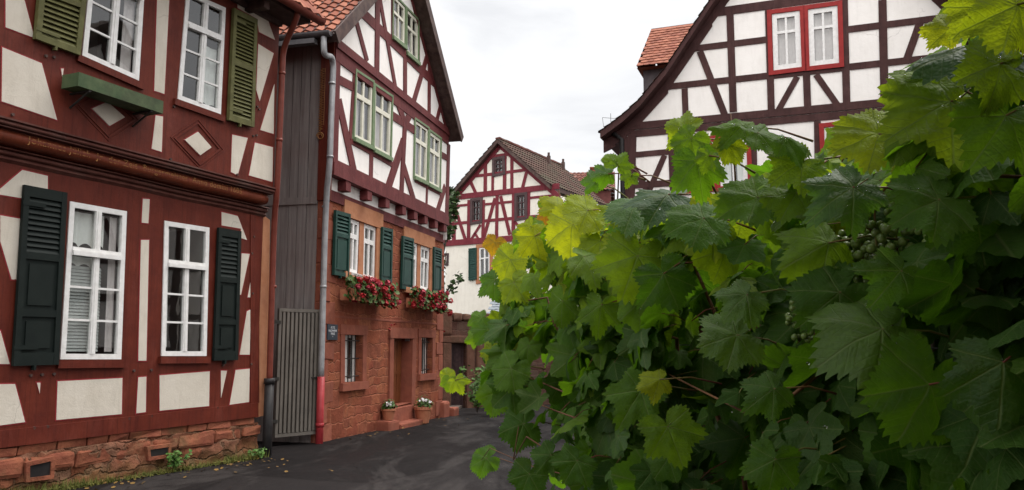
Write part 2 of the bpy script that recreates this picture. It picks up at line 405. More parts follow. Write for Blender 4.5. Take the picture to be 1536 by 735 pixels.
def window(F, root, Q, w, fm, fw=.055, vb=(), hb=(), proud=.02, inset=.03, casing=None, cur=None, depth=.45, sill=None, label=None, wallhole=True, vb_upper=None):
    """A glazed window. Q = quad of (u,v): bl, br, tr, tl. vb/hb = bars as (fraction, width_m, proud)."""
    W, H = qsize(Q); fs, ft = fw / W, fw / H
    bm = bmesh.new()
    for s0, s1, t0, t1 in ((0, fs, 0, 1), (1 - fs, 1, 0, 1)): qbox(bm, Q, s0, s1, t0, t1, w - inset - .02, w + proud)
    for t0, t1 in ((0, ft), (1 - ft, 1)): qbox(bm, Q, fs, 1 - fs, t0, t1, w - inset - .02, w + proud - .001)
    for s, wd, pr in vb: qbox(bm, Q, s - wd / W / 2, s + wd / W / 2, ft, 1 - ft, w - inset - .012, w + pr)
    for t, wd, pr in hb: qbox(bm, Q, fs, 1 - fs, t - wd / H / 2, t + wd / H / 2, w - inset - .01, w + pr - .0015)
    wo = obj('window', bm, fm, root)
    if label: wo['label'] = label
    bm = bmesh.new(); bm.faces.new([bm.verts.new((u, -(w - inset), v)) for u, v in (bil(Q, fs * .8, ft * .8), bil(Q, 1 - fs * .8, ft * .8), bil(Q, 1 - fs * .8, 1 - ft * .8), bil(Q, fs * .8, 1 - ft * .8))]); obj('pane', bm, glass, wo)
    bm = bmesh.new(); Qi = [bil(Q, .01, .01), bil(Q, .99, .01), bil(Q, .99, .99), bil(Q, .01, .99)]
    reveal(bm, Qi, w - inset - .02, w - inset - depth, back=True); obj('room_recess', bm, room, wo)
    if casing:
        cm, cw, cpr = casing; bm = bmesh.new(); a, b = cw / W, cw / H
        qbox(bm, Q, -a, -.002, -b, 1 + b, w - .01, w + cpr); qbox(bm, Q, 1.002, 1 + a, -b, 1 + b, w - .01, w + cpr)
        qbox(bm, Q, -.002, 1.002, 1.002, 1 + b, w - .01, w + cpr - .002); qbox(bm, Q, -.002, 1.002, -b, -.002, w - .01, w + cpr - .002)
        obj('casing', bm, cm, wo)
    if sill:
        sm, sh, spr = sill; bm = bmesh.new(); a = .04 / W; b = sh / H
        qbox(bm, Q, -a, 1 + a, -b, -.003, w - .01, w + spr); obj('sill', bm, sm, wo)
    if cur:
        for kind, s0, s1, t0, t1 in cur:
            bm = bmesh.new(); wc = w - inset - .07
            if kind == 'blind':
                n = max(4, int((t1 - t0) * H / .035))
                for i in range(n):
                    ta = t0 + (t1 - t0) * i / n; tb = t0 + (t1 - t0) * (i + .93) / n
                    pts = [(*bil(Q, s0, ta), wc + .012), (*bil(Q, s1, ta), wc + .012), (*bil(Q, s1, tb), wc), (*bil(Q, s0, tb), wc)]
                    bm.faces.new([bm.verts.new((u, -ww, v)) for u, v, ww in pts])
                obj('blind', bm, blindm, wo)
            else:
                n = max(8, int((s1 - s0) * W / .018)); prev = None
                for i in range(n + 1):
                    s = s0 + (s1 - s0) * i / n; ph = i * .9 + 2.0 * math.sin(i * .21)
                    sag = (.03 * abs(math.sin(i * .35)) if kind == 'lace' else 0)
                    col = []
                    for j in range(5):
                        t = (t0 + sag) + (t1 - t0 - sag) * j / 4
                        u, v = bil(Q, s, t); col.append(bm.verts.new((u, -(wc + .012 * math.sin(ph) * (1 - .3 * j / 4)), v)))
                    if prev:
                        for j in range(4): bm.faces.new((prev[j], col[j], col[j + 1], prev[j + 1]))
                    prev = col
                obj('curtain', bm, lace if kind == 'lace' else drape, wo, smooth=True)
    return wo

def shutter(F, root, Q, w, m, louv=((.52, .95),), panels=(), fw=.06, th=.04, slat=.045, label=None):
    W, H = qsize(Q); fs, ft = fw / W, fw / H * 1.2
    bm = bmesh.new()
    qbox(bm, Q, 0, fs, 0, 1, w, w + th); qbox(bm, Q, 1 - fs, 1, 0, 1, w, w + th)
    rails = [0, 1 - ft]
    zones = sorted(list(louv) + list(panels))
    edges = [0] + [z for a, b in zones for z in (a, b)] + [1]
    for i in range(0, len(edges), 2): qbox(bm, Q, fs, 1 - fs, edges[i], edges[i + 1], w + .002, w + th - .002)
    qbox(bm, Q, fs * .5, 1 - fs * .5, .01, .99, w + .001, w + .006)
    for a, b in louv:
        n = max(3, int((b - a) * H / slat))
        for i in range(n):
            t0 = a + (b - a) * i / n; t1 = a + (b - a) * (i + .95) / n
            c = [(*bil(Q, fs, t0), w + th - .004), (*bil(Q, 1 - fs, t0), w + th - .004), (*bil(Q, 1 - fs, t1), w + .010), (*bil(Q, fs, t1), w + .010)]
            vs = [bm.verts.new((u, -ww, v)) for u, v, ww in c]; bm.faces.new(vs)
            vs2 = [bm.verts.new((u, -(ww - .008), v - .004)) for u, v, ww in c]; bm.faces.new(vs2[::-1])
            bm.faces.new((vs2[0], vs2[1], vs[1], vs[0]))
    for a, b in panels:
        qbox(bm, Q, fs, 1 - fs, a, b, w + .003, w + th * .45)
        da = .03 / H
        qbox(bm, Q, fs + .05 / W, 1 - fs - .05 / W, a + da * 1.5, b - da * 1.5, w + th * .4, w + th * .8)
    o = obj('shutter', bm, m, root)
    if label: o['label'] = label
    # hinges and stay
    bm = bmesh.new()
    for t in (.1, .9):
        qbox(bm, Q, -.02, .5, t - .012, t + .012, w + th, w + th + .005)
    p = bil(Q, .45, -.01); box(bm, p[0] - .012, p[0] + .012, -(w + .05), -w, p[1] - .03, p[1] + .02)
    split_obj('hinge', bm, m, o)
    return o

exec_parts = []
# ------------------------------------------------------------------ HOUSE 1 (left, oxblood timber)
def ground_z(x, y):
    z = -.018 * max(0, min(y, 26) - 7.5)
    return z
F1 = Face(at(395, 622, 11.55), 23.5); F1.O.z = 0
H1 = thing('timbered_house', 'near half-timbered house in dark ox-blood red with an inscribed jetty beam', 'house', F1)
WU = .22                                  # upper storey jetty
p1 = lambda *pts: [F1.uv(x, y, 0) for x, y in pts]
pu = lambda *pts: [F1.uv(x, y, WU) for x, y in pts]
def quad(f, tl, tr, br, bl): return f(bl, br, tr, tl)
UL1 = F1.uv(-170, 400)[0]; UR1 = F1.uv(389, 480)[0]
V_sill0 = (F1.uv(0, 669)[1] + F1.uv(386, 625)[1]) / 2
V_j = (F1.uv(5, 240)[1] + F1.uv(395, 322)[1]) / 2          # top of lower storey
V_ju = (F1.uv(5, 170, WU)[1] + F1.uv(400, 283, WU)[1]) / 2   # bottom of upper storey
V_top = F1.uv(400, 26, WU)[1]
UE1 = F1.uv(413, 200, WU)[0]
lowerW = [quad(p1, (104, 302), (189, 317), (180.5, 539), (89, 539)), quad(p1, (246, 331), (313, 341.5), (308.5, 534), (241, 534))]
upperW = [quad(pu, (140, -95), (218, -52), (207, 122), (122, 84)), quad(pu, (279, -14), (337.5, 12), (330, 172), (265.5, 149))]
V_t1 = max(V_top, max(q[2][1] for q in upperW) + .25)
V_top = V_t1 if V_t1 > V_top else V_top

bm = bmesh.new()
wallsheet(bm, [(UL1, V_sill0 - .01), (UR1, V_sill0 - .01), (UR1, V_j + .05), (UL1, V_j + .05)], lowerW, 0)
wallsheet(bm, [(UL1, V_ju), (UE1, V_ju), (UE1, V_top), (UL1, V_top)], upperW, WU)
# gable end and back so that the house is a body
D1 = 6.5
for (u, va, vb_, y0) in ((UR1, V_sill0, V_j + .05, 0), (UE1, V_ju, V_top, -WU), (UL1, V_sill0, V_top, -.0)):
    bm.faces.new([bm.verts.new(c) for c in ((u, y0, va), (u, D1, va), (u, D1, vb_), (u, y0, vb_))])
bm.faces.new([bm.verts.new(c) for c in ((UL1, D1, V_sill0), (UR1, D1, V_sill0), (UR1, D1, V_top), (UL1, D1, V_top))])
wall1 = obj('timber_frame', bm, oxred, H1)

# sill beam, window aprons and other timbers that stand a little proud of the frame
bm = bmesh.new()
prism(bm, p1((-150, 662), (-150, 690), (386, 625), (386, 604)), -.1, .022)
prism(bm, p1((375, 322), (388, 325), (388, 604), (375, 605)), -.02, .012)
for q in lowerW:
    W_, H_ = qsize(q); prism(bm, [bil(q, -.05, -.055), bil(q, 1.06, -.055), bil(q, 1.06, -.004), bil(q, -.05, -.004)], -.01, .045)
for q in upperW:
    prism(bm, [bil(q, -.08, -.06), bil(q, 1.08, -.06), bil(q, 1.08, -.004), bil(q, -.08, -.004)], WU - .01, WU + .04)
def ring(bm, pts, d0, d1, w0, w1):
    a, b = expand(pts, d0), expand(pts, d1); n = len(pts)
    for i in range(n):
        j = (i + 1) % n; prism(bm, [a[i], b[i], b[j], a[j]], w0, w1)
dia1 = pu((137, 163), (160, 153), (186, 176), (163, 189)); dia2 = pu((276, 210), (296, 198), (316, 221), (299, 233))
for d in (dia1, dia2):
    ring(bm, d, .085, .11, WU - .01, WU + .012); ring(bm, d, .13, .145, WU - .01, WU + .008)
split_obj('trim', bm, oxred, H1)
# wooden pegs
bm = bmesh.new()
for (x, y, up_) in ((18, 172, 1), (68, 84, 1), (80, 86, 1), (260, 160, 1), (385, 160, 1), (388, 164, 1), (379, 204, 1), (384, 203, 1), (355, 262, 1), (255, 239, 1),
                    (45, 563, 0), (62, 562, 0), (80, 561, 0), (200, 556, 0), (226, 555, 0), (50, 642, 0), (70, 640, 0), (192, 628, 0), (226, 624, 0), (325, 612, 0), (380, 355, 0), (377, 380, 0), (378, 440, 0), (334, 548, 0), (376, 546, 0)):
    u, v = F1.uv(x, y, WU if up_ else 0); w = WU if up_ else 0
    tube(bm, [(u, -w + .01, v), (u, -w - .022, v)], .016, 7)
obj('peg', bm, darkwood, H1, kind='stuff')

low_panels = [
    [(-60, 330), (0, 283), (33, 255), (71, 264), (71, 302), (30, 297), (0, 292), (-60, 284 + 30)],
    [(0, 323), (34, 329), (24, 419), (17, 419), (0, 362)], [(0, 496), (14, 546), (-4, 546), (-20, 500)],
    [(-50, 577), (22, 576), (37, 633), (-50, 645)], [(55, 574), (60, 574), (59, 590)],
    [(86, 572), (183, 567), (182, 621), (84, 630)], [(207, 566), (219, 565), (218, 618), (204, 620)],
    [(239, 563), (314, 557), (313, 609), (239, 616)], [(331, 556), (340, 556), (331, 597)],
    [(353, 555), (374, 553), (373, 603), (344, 607)], [(214, 298), (224, 299), (222, 335), (212, 334)],
    [(211, 360), (223, 360), (219, 541), (207, 541)], [(332, 318), (356, 324), (370, 360), (361, 357), (361, 343), (332, 338)],
    [(362, 380), (374, 381), (361, 442), (359, 442)], [(375, 424), (375, 446), (371, 446)],
    [(370, 467), (376, 464), (374, 532), (359, 532)],
    [(-140, 350), (-80, 335), (-75, 560), (-120, 560)], [(-140, 600), (-90, 595), (-95, 660), (-140, 665)]]
up_panels = [
    [(8, -30), (32, -30), (36, 0), (51, 57), (8, 41)], [(3, 71), (62, 95), (85, 180), (2, 152)], [(91, 103), (95, 103), (93, 117)],
    [(237, -60), (256, -52), (246, 141), (231, 136)], [(233, 173), (244, 175), (242, 228), (227, 223)],
    [(137, 163), (160, 153), (186, 176), (163, 189)], [(276, 210), (296, 198), (316, 221), (299, 233)],
    [(355, -8), (378, 4), (400, 26), (412, 60), (388, 48), (385, 28), (356, 12)], [(387, 66), (410, 80), (389, 152), (384, 135)],
    [(411, 126), (410, 201), (390, 195)], [(348, 202), (371, 207), (356, 263), (346, 258)], [(382, 214), (409, 221), (408, 273), (373, 263)],
    [(-40, 30), (-8, 36), (-8, 70 + 70), (-60, 120)]]
bm = bmesh.new(); bl = bmesh.new()
for pts in low_panels:
    q = p1(*pts); prism(bl, expand(q, .013), -.002, .003); b1 = bmesh.new(); prism(b1, q, -.001, .007); obj('plaster_panel', b1, white1, H1)
for i, pts in enumerate(up_panels):
    q = pu(*pts); prism(bl, expand(q, .012), WU - .002, WU + .003); b1 = bmesh.new(); prism(b1, q, WU - .001, WU + (.016 if i in (5, 6) else .007)); obj('plaster_panel', b1, white1, H1)
obj('panel_outline', bl, oxline, H1, kind='stuff'); bm.free()

# corner of dressed stone
bm = bmesh.new()
prism(bm, [(UR1 + .002, V_sill0 - .02), F1.uv(401, 622), F1.uv(405, 330), (UR1 + .002, V_j)], -.5, .0)
obj('corner_stone', bm, sand, H1)

# jetty mouldings (profile swept along the facade)
def sweep(bm, prof, u0, u1, nseg=40, wob=.004):
    prev = None
    for i in range(nseg + 1):
        u = u0 + (u1 - u0) * i / nseg
        ringv = [bm.verts.new((u, -(w + wob * pnoise(Vector((u * 1.3, w * 9, v * 7)))), v + wob * 2.5 * pnoise(Vector((u * .9, 7, v * 3))))) for w, v in prof]
        if prev:
            for k in range(len(prof) - 1): bm.faces.new((prev[k], ringv[k], ringv[k + 1], prev[k + 1]))
        else: first = ringv
        prev = ringv
    bm.faces.new(first); bm.faces.new(prev[::-1])
hJ = V_ju - V_j
bm = bmesh.new()   # three mouldings
a = V_ju
def arc(cw, cv, r, a0, a1, n=9): return [(cw + r * math.cos(R(a0 + (a1 - a0) * i / n)), cv + r * math.sin(R(a0 + (a1 - a0) * i / n))) for i in range(n + 1)]
top_h = hJ * .26; mid_h = hJ * .52; low_h = hJ * .22
prof = [(-.05, a + .005)] + [(WU + .012, a + .004), (WU + .045, a - .004), (WU + .045, a - .022), (WU + .02, a - .028)] + arc(WU + .01, a - top_h * .58, top_h * .22, 80, -70, 6) + [(WU - .012, a - top_h * .86), (WU + .004, a - top_h * .88), (WU + .004, a - top_h * 1.0), (WU - .03, a - top_h * 1.04)] + [(-.05, a - top_h * 1.15)]
sweep(bm, prof, UL1, UE1)
b_ = V_j + .02
prof = [(-.05, b_ + low_h)] + [(.085, b_ + low_h), (.09, b_ + low_h * .86), (.06, b_ + low_h * .80)] + arc(.04, b_ + low_h * .48, low_h * .28, 85, -50, 6) + [(.02, b_ + .01), (.035, b_ - .02), (.0, b_ - .05), (-.05, b_ - .05)]
sweep(bm, prof, UL1, UR1 + .02)
obj('moulding', bm, mouldm, H1, smooth=False)
bm = bmesh.new()
mz0, mz1 = b_ + low_h, a - top_h * 1.1
rc = (mz1 - mz0) / 2; mc = (mz0 + mz1) / 2
prof = [(-.05, mz1)] + [(.17, mz1 - .004)] + arc(.115, mc + .012, rc * .88, 62, -78, 14) + [(-.05, mz0)]
sweep(bm, prof, UL1, UE1 - .05, 40, .006)
jb = obj('jetty_beam', bm, jetty_m, H1, smooth=True)

def carve(txt, F, root, name, m, u, v, w, size, rot=0, tilt=0, ext=.003, shear=0, align='CENTER', spacing=1):
    cu = bpy.data.curves.new(name, 'FONT'); cu.body = txt; cu.size = size; cu.extrude = ext; cu.align_x = align; cu.align_y = 'CENTER'; cu.space_character = spacing; cu.shear = shear
    to = bpy.data.objects.new(name, cu); C.objects.link(to)
    bpy.context.view_layer.update()
    dg = bpy.context.evaluated_depsgraph_get(); me = bpy.data.meshes.new_from_object(to.evaluated_get(dg))
    bpy.data.objects.remove(to)
    mt = Matrix.Translation((u, -w, v)) @ Matrix.Rotation(R(90 + tilt), 4, 'X') @ Matrix.Rotation(rot, 4, 'Z')
    off = OFF.get(_root(root).name, Vector())
    me.transform(Matrix.Translation(-off) @ mt); me.materials.clear(); me.materials.append(m)
    o = bpy.data.objects.new(name, me); C.objects.link(o); o.parent = root; return o
uA = F1.uv(2, 200, .2)[0]; uB = F1.uv(386, 300, .2)[0]
carve('Johannes Jülich  Jr  der Zeit  Burgermeister  Anno domini 1605', F1, jb, 'inscription', inkp, (uA + uB) / 2, mc + .03, .115 + rc * .88 - .003, .105, 0, 0, .004, .0, spacing=1.12)
b = None

# windows
mid = (.5, .085, .026)
for i, q in enumerate(lowerW):
    cur = [('lace', .06, .94, .86, .96), ('lace', .06, .94, .66, .69 + .0), ('lace', .05, .45, .72, .93), ('blind', .06, .66, .05, .64)] if i == 0 else [('lace', .1, .9, .72, .80)]
    if i == 0: cur = [('lace', .06, .70, .72, .95), ('lace', .06, .6, .585, .66), ('blind', .06, .68, .05, .60), ('drape', .80, .93, .05, .95)]
    else: cur = [('lace', .06, .22, .05, .95)]
    window(F1, H1, q, 0, winwhite, .06, vb=((.5, .07, .018), (.5, .03, .026)), hb=((.69, .08, .028), (.675, .05, .05), (.46, .024, .006), (.25, .024, .006)), proud=.016, inset=.012, cur=cur, depth=.7)
for i, q in enumerate(upperW):
    hb = ((.70, .075, .028), (.685, .045, .045), (.47, .024, .006), (.25, .024, .006))
    window(F1, H1, q, WU, winwhite, .06, vb=((.5, .08, .018), (.5, .03, .028)), hb=hb, proud=.016, inset=.012, depth=.7, cur=[('drape', .74, .94, .04, .96)] if i == 0 else [('lace', .55, .95, .05, .6)])
# shutters
p12 = lambda *pts: [F1.uv(x, y, .055) for x, y in pts]
shutter(F1, H1, quad(p12, (37, 277), (101, 289), (88, 547), (20, 549)), .02, shdark, louv=((.63, .94),), panels=((.07, .27), (.31, .59)), slat=.055, label='wide black-green shutter with a louvred top')
shutter(F1, H1, quad(p12, (328.5, 341), (362, 347), (357, 540), (321, 541)), .02, shdark, louv=((.63, .94),), panels=((.07, .27), (.31, .59)), slat=.055, label='narrow black-green shutter with a louvred top')
pu2 = lambda *pts: [F1.uv(x, y, WU + .06) for x, y in pts]
shutter(F1, H1, quad(pu2, (66, -88), (136, -62), (120, 83), (53, 58)), WU + .02, shgreen, louv=((.06, .47), (.52, .95)), slat=.05, th=.05, label='weathered olive shutter over the empty trough')
shutter(F1, H1, quad(pu2, (351, 12), (386, 29), (381, 191), (343, 180)), WU + .02, shgreen, louv=((.05, .50), (.55, .95)), slat=.05, th=.05, label='narrow olive louvred shutter beside the red pipe')

# roof with soffit and gutter
ev = F1.uv(452, 26, WU + .5)[1]; ev = max(ev, V_top - .02)
RS = math.tan(R(50)); UVE = UE1 + .32
bm = bmesh.new()
def slab_y(bm, u0, u1, y0, v0, y1, v1, th):
    d = Vector((0, y1 - y0, v1 - v0)).normalized(); n = Vector((0, -d.z, d.y))
    if n.z < 0: n = -n
    c = []
    for u in (u0, u1):
        for (y, v) in ((y0, v0), (y1, v1)):
            c += [(u, y, v), (u, y + n.y * th, v + n.z * th)]
    vs = [bm.verts.new(x) for x in c]
    for f in ((0, 1, 3, 2), (4, 6, 7, 5), (0, 4, 5, 1), (2, 3, 7, 6), (0, 2, 6, 4), (1, 5, 7, 3)): bm.faces.new([vs[i] for i in f])
    return n
ye = -(WU + .45); yr = D1 / 2; vr = ev + (yr - ye) * RS
n_ = slab_y(bm, UL1, UVE, ye, ev, yr, vr, .10); slab_y(bm, UL1, UVE, D1 - ye * 1, ev, yr, vr, .10)
box(bm, UL1, UVE - .1, ye + .06, -WU, ev - .02 + .0, ev + .03)      # boxed soffit
for u in np.arange(UL1 + .3, UE1, .75): box(bm, u - .05, u + .05, ye + .1, -WU, ev - .14, ev - .021)
box(bm, UL1, UE1, -WU - .06, -WU, V_top - .12, V_top + (.0))
obj('eaves', bm, darkwood, H1)
bm = bmesh.new(); dl = math.hypot(yr - ye, vr - ev)
tiles(bm, (UL1, ye - .02 + n_.y * .1, ev + n_.z * .1), (1, 0, 0), (0, yr - ye, vr - ev), n_, UVE - UL1, dl, .22, .32, seed=2)
rf1 = obj('roof', bm, tile_red, H1)
bm = bmesh.new()
gy = ye - .07; prev = None
for u in (UL1, UVE):
    rr = [bm.verts.new((u, gy + .075 * math.cos(R(a)), ev + .03 + .075 * math.sin(R(a)))) for a in range(180, 361, 20)]
    if prev:
        for k in range(len(rr) - 1): bm.faces.new((prev[k], prev[k + 1], rr[k + 1], rr[k]))
    prev = rr
obj('gutter', bm, pipe_red, H1, smooth=True)
# downpipe: red with a black foot
def pl(F, pts, w): return [(lambda q: (q[0], -w, q[1]))(F.uv(x, y, w)) for x, y in pts]
WP = .18
bm = bmesh.new()
t0 = F1.uv(446, 30, WU + .45)
pts = [(t0[0], -(WU + .45), ev + .01), (t0[0] - .01, -(WU + .45), ev - .10)]
c1 = F1.uv(424, 90, WU + .07); pts += [(c1[0], -(WU + .07), ev - .42), (c1[0], -(WU + .07), c1[1] - .1)]
c2 = F1.uv(416, 285, WU + .07); pts += [(c2[0], -(WU + .07), c2[1]), (F1.uv(411, 330, .09)[0], -.09, F1.uv(411, 330, .09)[1])]
c3 = F1.uv(404, 577, .09); pts += [(c3[0], -.09, c3[1])]
tube(bm, chaikin(pts), .043, 12)
for y in (110, 210, 430): 
    q = F1.uv(424 - (y - 90) * .042, y, WU + .07 if y < 300 else .09); w = WU + .07 if y < 300 else .09
    tube(bm, [(q[0], -w, q[1] - .02), (q[0], -w, q[1] + .02)], .05, 12)
obj('downpipe', bm, pipe_red, H1, smooth=True)
bm = bmesh.new(); c4 = F1.uv(404, 676, .09)
tube(bm, [(c3[0], -.09, c3[1] + .03), (c3[0], -.09, -.35)], .066, 12)
tube(bm, [(c3[0], -.09, c3[1] + .01), (c3[0], -.09, c3[1] + .09)], .078, 12)
obj('pipe_foot', bm, pipe_black, H1, smooth=True)

# plinth: thin brick course, chamfered sandstone blocks, mossy rubble
bm = bmesh.new()
rs = random.Random(4)
def block(bm, u0, u1, v0, v1, w0, w1, ch=.02):
    """a slightly irregular dressed stone with softened edges"""
    vs = box(bm, u0, u1, -w1, -w0, v0, v1)
    geom = list({e for v in vs for e in v.link_edges if all(x in vs for x in e.verts)})
    rb = bmesh.ops.bevel(bm, geom=geom, offset=ch, segments=2, affect='EDGES', profile=.6)
    for v in set(v for f in rb['faces'] for v in f.verts):
        s_ = .03 * pnoise(v.co * 5) ; v.co += Vector((s_, .6 * s_ + .03 * pnoise(v.co * 9), .03 * pnoise(v.co * 7 + Vector((3, 1, 9)))))
vS = V_sill0
def vline(xy0, xy1, w): 
    a0 = F1.uv(*xy0, w); a1 = F1.uv(*xy1, w)
    return lambda u: a0[1] + (a1[1] - a0[1]) * (u - a0[0]) / (a1[0] - a0[0])
top1 = lambda u: V_sill0 - .012
l1 = vline((0, 690), (386, 637), .02); l2 = vline((0, 722), (386, 655), .08)
u = UL1; 
while u < UR1 - .05:
    L = rs.uniform(.22, .5); u2 = min(u + L, UR1 + .05); block(bm, u + .008, u2 - .008, l1(u) + .012, top1(u), -.25, .0 + rs.uniform(-.01, .015), .012); u = u2
u = UL1
while u < UR1 - .05:
    L = rs.uniform(.28, .62); u2 = min(u + L, UR1 + .08)
    block(bm, u + .01, u2 - .01, l2(u) + .01 + rs.uniform(-.025, .025), l1(u) - .006, -.2, .04 + rs.uniform(-.015, .015), rs.uniform(.03, .05)); u = u2
obj('plinth_block', bm, stoneblk, H1, kind='stuff')
bm = bmesh.new()
vents = [quad(p1, (37, 698), (69, 691), (68, 712), (37, 716)), quad(p1, (218, 674), (246, 670), (245, 681), (219, 685))]
nU = 150; nV = 24; grid = []
for i in range(nU + 1):
    row = []
    u = UL1 + (UR1 + .06 - UL1) * i / nU
    for j in range(nV + 1):
        v = -.75 + (l1(u) + .03 + .75) * j / nV
        nn = pnoise(Vector((u * 3.1, v * 4.5, 1.3))); w = .015 + .05 * nn + .035 * pnoise(Vector((u * 9, v * 11, 4))) + (.06 if v < -.02 else 0) * max(0, min(1, (.0 - v) * 4))
        row.append(bm.verts.new((u, -w, v)))
    grid.append(row)
for i in range(nU):
    for j in range(nV): bm.faces.new((grid[i][j], grid[i + 1][j], grid[i + 1][j + 1], grid[i][j + 1]))
pln = obj('plinth', bm, plinthstone, H1, smooth=True)
bm = bmesh.new()
bm.free()
for q in vents:
    bm = bmesh.new(); ring(bm, q, 0, .04, -.05, .082); obj('vent_surround', bm, stoneblk, H1)
for q in vents:
    bm = bmesh.new(); prism(bm, expand(q, .004), -.02, .068); obj('cellar_vent', bm, pipe_black, H1)  # solid black block standing in for the dark of the vent hole

# the empty green window trough, hung below the upper window
q0, q1 = F1.uv(119, 101, WU + .30), F1.uv(245, 158, WU + .30)
fb0, fb1 = F1.uv(116, 126, WU + .30), F1.uv(243.5, 172, WU + .30)
L = (q1[0] - q0[0])
off = ((q0[0] + q1[0]) / 2, -(WU + .06), min(fb0[1], fb1[1]))
TB = thing('window_trough', 'empty weathered green wooden trough slung under the upper window with the open olive shutter', 'window box', F1, off)
bm = bmesh.new(); u0, u1 = q0[0], q1[0]; v1_ = (q0[1] + q1[1]) / 2; v0_ = (fb0[1] + fb1[1]) / 2
for f in ((u0, u1, -(WU + .30), -(WU + .275), v0_, v1_), (u0, u1, -(WU + .075), -(WU + .05), v0_, v1_), (u0, u0 + .025, -(WU + .274), -(WU + .076), v0_ + .001, v1_ - .001), (u1 - .025, u1, -(WU + .274), -(WU + .076), v0_ + .001, v1_ - .001), (u0 + .026, u1 - .026, -(WU + .274), -(WU + .076), v0_ + .002, v0_ + .03)):
    box(bm, *f)
obj('trough', bm, boxgreen, TB)
bm = bmesh.new()
box(bm, u0 + .03, u1 - .03, -(WU + .27), -(WU + .08), v0_ + .031, v1_ - .03); obj('soil', bm, soil, TB)
bm = bmesh.new()
for u in (u0 + .15, u1 - .15):
    tube(bm, [(u, -WU, v0_ - .16), (u, -(WU + .28), v0_ - .012)], .012, 6); box(bm, u - .015, u + .015, -(WU + .29), -WU, v0_ - .02, v0_ - .002)
split_obj('bracket', bm, iron, TB)
# ------------------------------------------------------------------ HOUSE 2 (sandstone ground floor, gable to the street)
F2 = Face(at(480, 657, 13.4), 14); F2.O.z = 0
H2 = thing('gabled_house', 'tall plum-timbered gable house on a red sandstone ground floor with bottle-green shutters', 'house', F2)
W2 = .13
g0 = lambda *pts: [F2.uv(x, y, 0) for x, y in pts]
g1 = lambda *pts: [F2.uv(x, y, W2) for x, y in pts]
UL2 = F2.uv(486, 300, 0)[0]; UL2 = min(UL2, 0.02); UR2 = F2.uv(664, 480, 0)[0]
ULu = F2.uv(500, 160, W2)[0]; URu = F2.uv(671, 300, W2)[0]
# storey lines (averages along the facade)
def av(pts, w): return sum(F2.uv(x, y, w)[1] for x, y in pts) / len(pts)
V_b2 = av([(501, 295), (666, 363)], 0)                 # stone top / wall plate
V_s2 = av([(501, 262), (671, 338)], W2) + .095                # sill beam centre
V_m2 = av([(503, 66), (676, 213)], W2)                 # main beam centre
# roof line
WV = W2 + .30
e0 = F2.uv(503, 42, WV); e1 = F2.uv(540, 0, WV); r0 = F2.uv(694, 213, WV); r1 = F2.uv(638, 0, WV)
sl = (e1[1] - e0[1]) / (e1[0] - e0[0]); sr = (r1[1] - r0[1]) / (r1[0] - r0[0])
print('JET', V_b2, V_s2, V_m2); print('H2 slopes', sl, sr, 'UL', UL2, ULu, 'UR', UR2, URu, 'V', V_b2, V_s2, V_m2, e0, r0)
sl = (sl - sr) / 2; sr = -sl
sl = max(.85, min(1.75, sl)); sr = -sl
ev2 = (e0[1] + r0[1]) / 2
eL = (e0[0], ev2); eR = (r0[0], ev2)
ua = (eL[0] + eR[0]) / 2; va = ev2 + sl * (ua - eL[0])
apex = (ua, va)
D2 = 9.0
tk = lambda u: va - abs(u - ua) * sl - .12            # wall outline under the roof

stoneH = [quad(g0, (524, 327), (539.5, 333), (536.5, 412), (522.5, 408)), quad(g0, (546, 335), (564, 341.5), (562, 421), (544.5, 416)),
          quad(g0, (611, 361), (626, 366), (624.5, 435), (611, 431)), quad(g0, (631, 368), (644.5, 372.5), (642.5, 437), (630, 433))]
smallH = [quad(g0, (516.5, 502), (543.5, 503), (542.5, 572), (516, 574)), quad(g0, (631.5, 506), (648, 507), (647.5, 560), (631, 561))]
doorQ = quad(g0, (589, 507.5), (617, 508), (615, 604), (587.5, 611))
upQ = [quad(g1, (533.5, 108), (558, 124), (556, 219), (530, 206)), quad(g1, (561.5, 129), (586.5, 146), (584, 236), (559.5, 223)),
       quad(g1, (622, 180), (641, 193), (639, 273), (620.5, 264)), quad(g1, (643.5, 197), (660, 209), (658.5, 284), (642, 275))]
gaQ = [quad(g1, (589, -8), (606.5, 11), (606, 69), (588, 54)), quad(g1, (609.5, 14), (626, 31), (626, 93), (609, 78))]
bm = bmesh.new()
wallsheet(bm, [(UL2, -.8), (UR2, -.8), (UR2, V_b2), (UL2, V_b2)], stoneH + smallH, 0, depth=.2)
for q in (doorQ,): pass
# door hole is cut separately: rebuild the sheet with it
bm.free(); bm = bmesh.new()
wallsheet(bm, [(UL2, -.8), (UR2, -.8), (UR2, V_b2), (UL2, V_b2)], stoneH + smallH + [doorQ], 0, depth=.24)
bm.faces.new([bm.verts.new(c) for c in ((UR2, 0, -.8), (UR2, D2, -.8), (UR2, D2, V_b2), (UR2, 0, V_b2))])
bm.faces.new([bm.verts.new(c) for c in ((UL2, 0, -.8), (UL2, .18, -.8), (UL2, .18, V_b2), (UL2, 0, V_b2))][::-1])
obj('stone_wall', bm, redstone, H2)
bm = bmesh.new()
wallsheet(bm, [(UL2, V_b2 + .001), (UR2, V_b2 + .001), (UR2, V_s2), (UL2, V_s2)], [], .004)
outl = [(ULu, V_s2 - .1), (URu, V_s2 - .1), (URu, tk(URu)), apex and (ua, tk(ua)), (ULu, tk(ULu))]
wallsheet(bm, outl, upQ + gaQ, W2)
bm.faces.new([bm.verts.new(c) for c in ((URu, -W2, V_b2), (URu, D2, V_b2), (URu, D2, tk(URu)), (URu, -W2, tk(URu)))])
